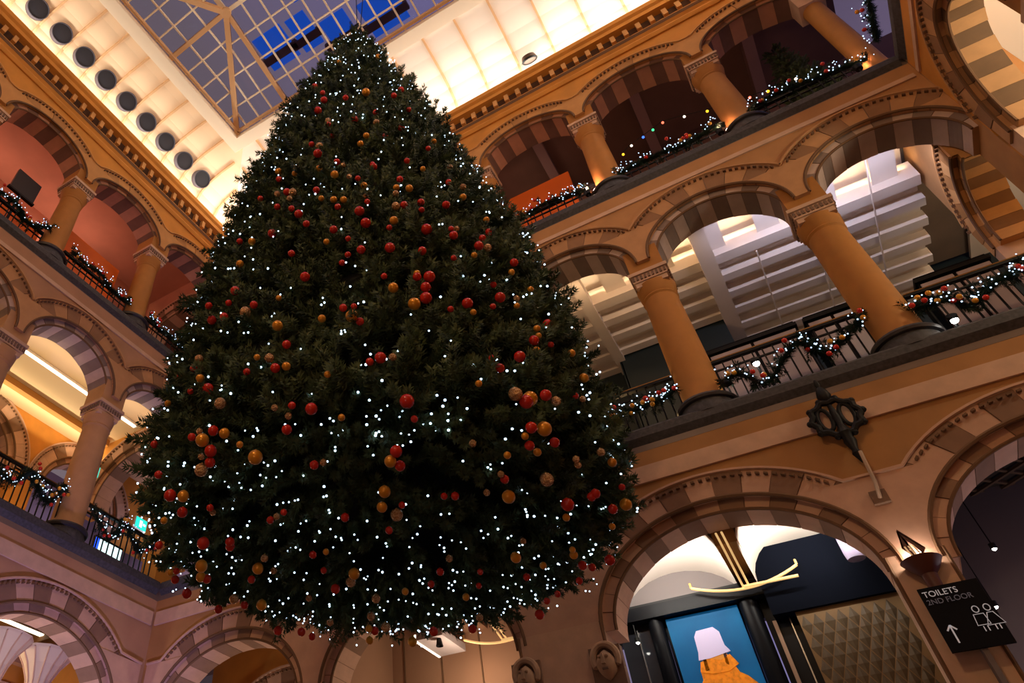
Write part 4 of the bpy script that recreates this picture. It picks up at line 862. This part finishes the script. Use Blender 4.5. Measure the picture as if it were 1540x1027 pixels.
# baubles: x, y, z, radius, colour (R red, G gold, W champagne with a ridged surface)
BAU = """
-1.674,3.137,2.741,0.04,R -1.084,3.735,2.906,0.042,G -2.705,2.948,2.597,0.042,G -1.075,3.87,2.744,0.042,G -1.144,3.635,2.902,0.04,W -1.106,3.709,2.872,0.04,R -1.215,4.163,2.569,0.04,W -3.057,2.791,2.769,0.04,G
-3.145,2.912,2.633,0.04,W -1.477,4.114,2.5,0.039,G -1.938,2.909,3.434,0.039,G -1.207,4.496,2.544,0.039,R -1.572,3.142,3.55,0.039,G -2.212,2.871,2.734,0.034,R -1.507,3.202,3.624,0.038,R -3.009,2.838,2.692,0.036,R
-3.557,3.046,2.638,0.038,R -1.872,3.324,2.552,0.034,R -1.939,3.363,2.524,0.034,G -2.112,3.573,2.47,0.035,G -2.167,3.818,2.435,0.037,W -3.641,3.519,2.506,0.04,R -3.898,3.788,2.505,0.042,G -1.483,3.245,3.872,0.038,R
-2.79,2.739,3.79,0.039,W -2.874,2.722,2.956,0.035,W -1.769,2.991,3.037,0.033,R -1.086,3.71,3.25,0.035,R -1.01,3.85,2.977,0.034,R -3.446,3.067,2.608,0.036,G -1.132,3.786,2.725,0.033,R -0.823,4.954,3.391,0.041,G
-0.954,5.14,2.778,0.039,G -1.486,3.293,4.48,0.039,R -3.038,2.737,3.163,0.035,R -1.292,3.425,3.643,0.035,R -3.456,3.942,2.435,0.037,G -2.851,4.339,2.401,0.037,G -2.461,2.747,3.486,0.034,G -2.854,2.785,2.743,0.031,G
-1.883,3.015,4.539,0.037,R -1.506,3.214,3.746,0.033,R -1.69,3.066,3.715,0.033,G -1.128,3.679,3.831,0.035,R -2.944,2.769,2.788,0.031,R -3.041,2.88,2.638,0.031,R -3.567,3.195,2.581,0.033,R -1.907,3.428,2.515,0.03,R
-2.203,3.687,2.441,0.031,G -3.851,4.484,2.442,0.038,G -1.751,4.811,2.436,0.034,G -1.712,3.086,4.192,0.035,R -2.404,2.879,2.655,0.029,R -1.291,5.651,2.641,0.036,R -1.946,3.021,4.749,0.036,R -2.295,2.807,3.954,0.033,R
-2.436,2.743,3.08,0.029,R -1.008,3.878,3.492,0.032,R -0.975,3.936,2.968,0.029,W -1.182,3.835,2.634,0.028,R -1.061,3.986,2.701,0.029,R -4.042,3.942,2.513,0.035,G -2.946,4.44,2.401,0.034,W -2.494,2.739,3.193,0.029,W
-4.569,4.32,2.641,0.037,R -1.199,3.631,4.427,0.033,R -2.98,2.773,4.166,0.033,R -3.221,2.805,3.99,0.033,R -1.183,3.545,3.075,0.027,R -0.939,4.118,3.813,0.032,R -0.857,4.459,3.479,0.031,G -2.375,3.146,2.531,0.026,R
-1.027,4.592,2.619,0.029,R -1.004,4.894,2.638,0.03,R -3.419,3.565,2.475,0.03,R -3.455,3.611,2.47,0.03,R -4.036,4.347,2.483,0.034,W -3.123,4.49,2.406,0.032,R -3.209,5.381,2.43,0.035,W -3.283,5.971,2.507,0.038,G
-2.175,6.341,2.641,0.037,R -2.372,2.761,3.273,0.027,R -2.466,3.063,6.115,0.039,R -2.47,2.868,4.917,0.033,R -2.703,2.818,4.758,0.033,R -1.901,2.973,4.179,0.03,R -1.695,3.142,4.577,0.031,G -1.695,3.19,4.822,0.032,W
-1.33,3.455,4.465,0.031,R -1.517,3.238,4.179,0.03,R -1.552,3.183,3.856,0.028,R -3.042,2.765,3.898,0.03,R -2.354,2.758,3.068,0.026,G -3.255,2.789,3.581,0.03,W -3.172,2.765,3.336,0.028,G -2.479,3.658,2.434,0.026,R
-0.871,4.654,2.848,0.028,G -1.059,4.593,2.605,0.027,R -1.421,3.94,2.523,0.025,R -4.011,3.979,2.504,0.031,R -4.207,5.158,2.528,0.035,R -2.941,4.794,2.401,0.031,W -2.924,5.711,2.442,0.034,R -1.439,5.38,2.526,0.03,R
-2.206,3.577,7.902,0.044,G -2.219,3.025,5.503,0.033,G -2.606,2.914,5.392,0.033,W -2.117,2.902,4.497,0.029,R -1.387,3.535,5.002,0.031,R -1.155,3.706,4.449,0.029,W -1.036,3.945,4.421,0.03,R -2.717,2.742,3.833,0.027,R
-2.134,2.829,3.449,0.025,G -1.996,2.886,3.527,0.025,R -1.888,2.933,3.377,0.025,R -1.829,2.956,3.005,0.023,R -1.702,3.033,3.041,0.023,W -3.163,2.79,2.832,0.025,R -3.646,2.975,2.798,0.026,R -1.754,3.875,2.474,0.024,R
-1.165,3.915,2.624,0.023,G -0.886,4.45,2.825,0.025,W -4.521,4.686,2.623,0.032,R -4.465,4.064,2.641,0.03,R -4.134,3.532,2.629,0.028,R -3.988,5.219,2.492,0.032,R -3.178,5.097,2.417,0.03,W -3.342,5.417,2.436,0.031,R
-1.423,5.147,2.509,0.027,G -2.657,5.93,2.481,0.032,R -2.69,3.286,7.507,0.041,R -2.326,2.816,2.772,0.022,R -1.007,3.873,3.39,0.025,G -2.479,3.098,6.311,0.034,W -2.679,2.916,5.454,0.031,R -2.943,2.832,4.823,0.029,G
-3.012,2.804,4.543,0.029,G -1.623,3.328,5.183,0.03,G -1.642,3.24,4.857,0.028,R -3.356,2.86,4.273,0.028,R -1.211,3.508,3.146,0.022,R -0.876,4.366,3.669,0.026,G -2.96,3.452,2.461,0.023,R -3.954,3.117,3.254,0.027,R
-2.312,3.956,2.426,0.023,R -1.455,3.566,2.597,0.021,W -1.181,3.777,2.672,0.021,G -1.269,4.615,2.521,0.023,G -3.309,3.835,2.435,0.025,W -3.619,4.067,2.438,0.026,R -4.032,4.477,2.477,0.028,R -2.957,3.956,2.419,0.024,R
-3.567,5.689,2.485,0.03,G -2.3,4.669,2.409,0.025,R -1.413,5.547,2.571,0.026,R -2.453,5.644,2.44,0.028,W -1.538,3.354,4.945,0.028,R -1.154,3.826,4.773,0.028,R -2.668,2.72,3.137,0.022,R -3.312,2.803,3.525,0.025,R
-3.568,2.903,3.623,0.026,R -2.367,2.839,2.721,0.02,W -1.323,3.789,2.587,0.021,G -2.671,3.362,7.853,0.037,R -1.993,3.432,6.79,0.033,W -2.23,3.068,5.77,0.029,R -2.923,3.02,6.115,0.032,G -1.903,3.199,5.589,0.029,R
-1.948,3.099,5.207,0.027,G -2.355,2.945,5.27,0.028,R -2.173,2.963,5.012,0.027,G -2.087,2.991,4.977,0.027,G -2.366,2.857,4.697,0.026,R -2.444,2.798,4.309,0.025,R -1.303,3.759,5.31,0.028,G -1.182,3.706,4.588,0.026,R
-1.552,3.186,3.894,0.023,G -2.443,2.787,2.784,0.02,W -0.985,3.949,3.654,0.023,G -3.812,3.256,2.617,0.023,G -3.294,3.193,2.532,0.022,R -1.008,4.214,2.68,0.021,W -1.014,4.251,2.658,0.021,W -3.366,4.022,2.429,0.023,W
-4.39,3.932,2.633,0.026,G -2.682,4.807,2.401,0.024,G -2.452,4.804,2.403,0.024,R -3.357,5.346,2.433,0.027,G -2.149,4.529,2.416,0.023,W -3.996,5.392,2.509,0.028,R -3.562,5.055,2.433,0.026,W -1.652,5.094,2.464,0.023,G
-1.57,5.669,2.547,0.025,R -1.815,5.155,2.439,0.024,R -2.35,5.19,2.421,0.025,G -2.2,3.326,6.901,0.032,R -1.787,3.599,6.726,0.032,R -1.696,3.302,5.348,0.027,R -1.985,4.08,8.528,0.037,R -2.04,3.299,6.39,0.029,G
-2.068,3.231,6.17,0.028,G -2.391,3.007,5.72,0.027,G -2.124,2.959,4.868,0.024,R -2.744,2.882,5.234,0.026,R -2.563,2.874,5.068,0.025,R -2.159,2.872,4.341,0.022,G -3.161,2.891,5.027,0.026,R -1.991,2.927,4.131,0.022,R
-2.027,2.903,4.038,0.021,R -1.747,3.04,3.847,0.021,R -1.711,3.254,5.177,0.025,G -1.709,3.23,5.058,0.025,W -1.391,3.693,5.532,0.026,R -1.314,3.839,5.569,0.027,W -1.175,3.894,5.031,0.025,G -1.23,3.57,4.27,0.022,G
-1.055,3.874,4.248,0.023,G -1.152,3.656,3.965,0.022,R -3.026,2.771,4.05,0.023,R -1.928,2.918,3.531,0.02,R -1.381,3.317,3.542,0.02,R -1.268,3.448,3.559,0.02,G -1.051,3.833,3.91,0.022,W -3.106,2.855,2.692,0.02,W
-2.759,2.845,2.655,0.02,G -2.895,3.438,2.462,0.02,W -3.75,2.992,3.494,0.023,G -2.054,2.977,2.67,0.02,G -1.673,3.218,2.656,0.02,R -2.311,3.156,2.533,0.02,W -1.812,3.831,2.47,0.02,R -0.903,4.915,2.794,0.021,R
-1.086,5.104,2.622,0.021,G -1.421,3.885,2.532,0.02,W -4.272,3.884,2.595,0.023,R -3.41,4.538,2.418,0.023,W -3.026,4.192,2.412,0.021,R -1.789,5.742,2.518,0.023,R -1.91,5.808,2.512,0.024,R -2.803,2.919,5.521,0.026,W
-2.789,3.779,9.681,0.037,G -2.372,4.201,10.13,0.038,G -3.002,3.564,8.865,0.035,R -2.393,3.419,7.713,0.031,R -1.966,3.832,7.971,0.032,R -2.032,3.493,7.13,0.029,R -2.491,3.233,7.014,0.029,W -1.883,3.417,6.405,0.026,R
-2.584,3.098,6.435,0.027,R -2.16,3.077,5.673,0.024,W -1.673,3.431,5.79,0.025,R -2.864,2.978,5.884,0.026,R -2.659,2.972,5.807,0.025,G -2.009,3.094,5.358,0.023,R -1.919,3.078,5.003,0.022,W -1.901,3.072,4.903,0.022,R
-2.623,2.9,5.292,0.024,W -2.288,2.936,5.083,0.023,G -1.997,2.935,4.337,0.02,R -3.057,2.959,5.685,0.025,R -1.717,3.101,4.457,0.021,R -1.527,3.328,4.803,0.022,R -1.411,3.847,5.987,0.026,W -1.347,3.464,4.569,0.021,R
-1.318,3.509,4.595,0.021,W -1.342,3.415,4.157,0.02,R -0.983,4.044,4.161,0.021,G -2.489,2.759,3.793,0.02,G -2.596,2.725,3.238,0.02,G -3.274,2.787,3.275,0.02,R -2.08,2.848,2.938,0.02,G -1.298,3.417,2.907,0.02,G
-1.169,3.599,3.69,0.02,R -1.056,3.811,3.815,0.02,G -0.984,3.94,3.574,0.02,G -0.941,4.057,3.554,0.02,R -0.896,4.193,3.15,0.02,R -0.875,4.291,3.176,0.02,W -3.082,2.774,2.839,0.02,W -3.305,3.238,2.522,0.02,W
-2.822,3.423,2.465,0.02,R -2.083,3.745,2.447,0.02,R -1.572,3.977,2.493,0.02,W -2.849,3.967,2.418,0.02,G -1.614,4.639,2.452,0.02,W -1.4,5.062,2.508,0.02,G -2.061,4.856,2.423,0.02,R -2.175,5.064,2.422,0.02,R
-2.673,2.997,5.952,0.024,W -2.086,3.067,5.417,0.022,W -1.556,3.515,5.664,0.023,G -2.755,3.433,8.226,0.029,R -2.467,3.213,6.887,0.025,R -2.376,3.167,6.511,0.024,R -1.807,3.875,7.542,0.027,R -1.915,3.199,5.639,0.022,R
-1.567,3.73,6.309,0.024,R -1.558,3.891,6.655,0.025,G
"""
lst = []
for s_ in BAU.split():
    x, y, z, r, c_ = s_.split(','); lst.append((float(x), float(y), float(z), float(r), c_))
BANDS = [(10.6, 'close to the tip of the tree'), (9.2, 'high on the tree'), (8.0, 'in the upper third of the tree'), (7.0, 'just above the middle of the tree'), (6.0, 'at half height on the tree'), (5.0, 'a little below half height'), (4.0, 'in the lower third of the tree'), (3.1, 'on the widest part of the tree'), (2.62, 'along the bottom rim of the tree'), (-9, 'on the underside of the tree')]
def band(z): return next(n for z0, n in BANDS if z >= z0)
CN = dict(R=('red', GLOW_RED, 'red bauble'), G=('gold', GLOW_GOLD, 'gold bauble'), W=('champagne', GLOW_PEARL, 'sparkling champagne bauble'))
ORD = ['leftmost', 'second from left', 'third from left', 'fourth from left', 'fifth from left', 'sixth from left', 'seventh from left', 'eighth from left', 'ninth from left', 'tenth from left', 'eleventh from left', 'twelfth from left', '13th from left', '14th from left', '15th from left', '16th from left', '17th from left', '18th from left', '19th from left', '20th from left']
cnt = {}
base = {k: MB().lathe([(max(.002, math.sin(PI*j/10)), -math.cos(PI*j/10)) for j in range(11)], n=18).mesh('bauble', v[1], True) for k, v in CN.items()}
capm = MB().lathe([(.0, 1.16), (.2, 1.14), (.24, .96)], n=10).mesh('cap', CAP, True)
for x, y, z, r, c_ in sorted(lst, key=lambda q: math.atan2(q[0], q[1])):
    k = (band(z), c_); i = cnt.get(k, 0); cnt[k] = i+1
    o_ = tag(link('bauble', base[c_], None, Matrix.Translation((x*.975, y*.975, z*.975)) @ Matrix.Scale(r*1.12, 4)), '%s %s, %s among %s' % (CN[c_][2], k[0], ORD[i] if i < 20 else '%dth from left' % (i+1), CN[c_][0]), 'bauble', 'baubles on the Christmas tree')
    link('cap', capm, o_)

# ------------------------------------------------------------------ garlands on the railings
GREEN2 = mat('garland_needle', (30, 54, 36), .6, col2=(16, 32, 24), scale=5, spec=.25)
def garland(path, label, group, rad=.095, nl=.09, nb=26, nbau=9, inward=(0, -1, 0)):
    P = np.array(path); c_ = P.mean(0); t = tag(empty('garland', tuple(c_)), label, 'garland', group); P = P-c_
    pp = []                                                                   # smooth the path
    for i in range(len(P)-1):
        p0, p1, p2, p3 = P[max(0, i-1)], P[i], P[i+1], P[min(len(P)-1, i+2)]
        for k in range(6):
            s_ = k/6; pp.append(.5*((2*p1)+(-p0+p2)*s_+(2*p0-5*p1+4*p2-p3)*s_**2+(-p0+3*p1-3*p2+p3)*s_**3))
    pp.append(P[-1]); pp = np.array(pp)
    parts = []; sd = int(abs(c_[0]*37+c_[2]*11+c_[1]*5))+1
    parts.append(needles(pp, .05, .0008, nl, .006, seed=sd))
    for k in range(len(pp)):
        a = random.uniform(0, 2*PI); d = np.array([random.uniform(-.6, .6), random.uniform(-.6, .6), math.sin(a)])*rad*1.3
        parts.append(needles([pp[k], pp[k]+d*.6, pp[k]+d], .05, .0022, nl*.8, .006, seed=sd*7+k))
    me, _, _ = raw_mesh('greenery', parts, GREEN2); stuff(link('greenery', me, t))
    MB().tube(pp, .018, 5).obj('wire', BARK, t, True)
    def rp(q):
        p = pp[random.randrange(len(pp))]; return p+np.array(inward)*random.uniform(.06, rad*1.25)*q+np.random.default_rng(random.randrange(9999)).normal(size=3)*rad*.45
    me, _, _ = raw_mesh('fairy_lights', bulbs([rp(1.0) for k in range(nb)], .0095), BULB2); stuff(link('fairy_lights', me, t))
    for k in range(nbau):
        o_ = link('small_bauble', base['RGRGR'[k % 5]], t); o_.location = rp(1.05); o_.scale = (.03,)*3
GP = {'Rm2': [(0.02, 8.12, 5.59), (0.23, 8.12, 5.6), (0.41, 8.12, 5.36), (0.67, 8.12, 5.57), (0.93, 8.12, 5.76), (1.04, 8.12, 5.58), (1.18, 8.12, 5.51), (1.41, 8.12, 5.65), (1.63, 8.12, 5.8)], 'Rm1': [(2.08, 8.12, 5.69), (2.23, 8.12, 5.69), (2.42, 8.12, 5.64), (2.53, 8.12, 5.5), (2.79, 8.12, 5.65), (3.01, 8.12, 5.72), (3.16, 8.12, 5.73)], 'Rm3': [(-1.48, 8.12, 5.66), (-1.19, 8.12, 5.6), (-0.93, 8.12, 5.6), (-0.67, 8.12, 5.63), (-0.52, 8.12, 5.72)], 'Lm2': [(-9.24, 4.53, 5.6), (-9.24, 4.76, 5.63), (-9.24, 4.93, 5.59), (-9.24, 5.15, 5.88), (-9.24, 5.28, 5.77), (-9.24, 5.43, 5.66), (-9.24, 5.6, 5.59), (-9.24, 5.69, 5.78), (-9.24, 5.78, 5.95)], 'Lm1': [(-9.24, 6.39, 5.82), (-9.24, 6.59, 5.7), (-9.24, 6.83, 5.56), (-9.24, 6.99, 5.72), (-9.24, 7.04, 5.95), (-9.24, 7.22, 5.82), (-9.24, 7.45, 5.59), (-9.24, 7.67, 5.77), (-9.24, 7.84, 5.89)], 'Rt3': [(-2.22, 8.12, 10.2), (-1.74, 8.12, 10.14), (-1.36, 8.12, 10.19), (-1.01, 8.12, 10.12), (-0.64, 8.12, 10.07)], 'Rt2': [(-0.1, 8.12, 10.09), (0.26, 8.12, 10.09), (0.69, 8.12, 10.08), (1.09, 8.12, 10.02), (1.54, 8.12, 10.13)], 'Rt1': [(2.03, 8.12, 10.16), (2.41, 8.12, 10.2), (2.73, 8.12, 10.17), (3.17, 8.12, 10.12), (3.61, 8.12, 10.05)], 'Lt3': [(-9.24, 2.59, 10.19), (-9.24, 2.84, 10.25), (-9.24, 3.05, 10.28), (-9.24, 3.21, 10.17), (-9.24, 3.32, 10.07), (-9.24, 3.54, 10.15), (-9.24, 3.77, 10.35)], 'Lt2': [(-9.24, 4.33, 10.25), (-9.24, 4.62, 10.21), (-9.24, 5.02, 10.26), (-9.24, 5.32, 10.15), (-9.24, 5.57, 10.09), (-9.24, 5.87, 10.12)], 'Lt1': [(-9.24, 6.39, 10.25), (-9.24, 6.62, 10.12), (-9.24, 7.0, 10.14), (-9.24, 7.42, 10.08)]}
IB, IL = (0, -1, 0), (1, 0, 0)
for key, w in (('Rm2', 'between the two nearest columns'), ('Rm1', 'right of the nearest column'), ('Rm3', 'beside the tree, left of the second column')):
    garland(GP[key], 'lit fir garland on the right first-floor railing, ' + w, 'garlands of the right first floor', nb=64, nbau=14, inward=IB)
for key, w in (('Lm2', 'left of the column'), ('Lm1', 'right of the column, beside the tree')):
    garland(GP[key], 'lit fir garland on the left first-floor railing, ' + w, 'garlands of the left first floor', nb=60, nbau=15, inward=IL)
for key, w in (('Rt3', 'in front of the orange board'), ('Rt2', 'between the two lit columns'), ('Rt1', 'near the upper right corner')):
    garland(GP[key], 'bluish-lit fir garland on the right top-floor railing, ' + w, 'garlands of the right top floor', nb=60, nbau=8, inward=IB)
for key, w in (('Lt3', 'below the dark screen at the left edge'), ('Lt2', 'in front of the orange board'), ('Lt1', 'beside the tree')):
    garland(GP[key], 'bluish-lit fir garland on the left top-floor railing, ' + w, 'garlands of the left top floor', nb=56, nbau=8, inward=IL)
garland([(3.78, 7.2, 10.15), (3.78, 7.6, 10.1), (3.78, 7.9, 10.08)], 'short lit garland on the near right top-floor railing, at the top right corner', None, nb=24, nbau=3, inward=(-1, 0, 0))
# small tree in the top-floor gallery
t = tag(empty('potted_christmas_tree', (3.2, 9.3, 9.74)), 'small dark Christmas tree in the gloom of the top-floor gallery at upper right', 'tree')
MB().lathe([(0, 0), (.16, 0), (.2, .3), (0, .3)], n=20).obj('pot', GREYST, t, True); MB().tube([(0, 0, .2), (0, 0, 3.2)], [.05, .015], 8).obj('trunk', BARK, t, True)
for z in np.arange(.55, 3.2, .17):
    R_ = .62*(1-(z-.4)/3.0)+.08; m = max(4, int(2*PI*R_/.34)); off = random.random()*6
    for k in range(m):
        a = off+2*PI*k/m; sc = max(.4, R_/.5*.95)
        link('bough', LB[random.randrange(6)][0], t, t.matrix_world @ Matrix.Translation((0, 0, z)) @ Matrix.Rotation(a, 4, 'Z') @ Matrix.Rotation(.3, 4, 'Y') @ Matrix.Scale(sc, 4))
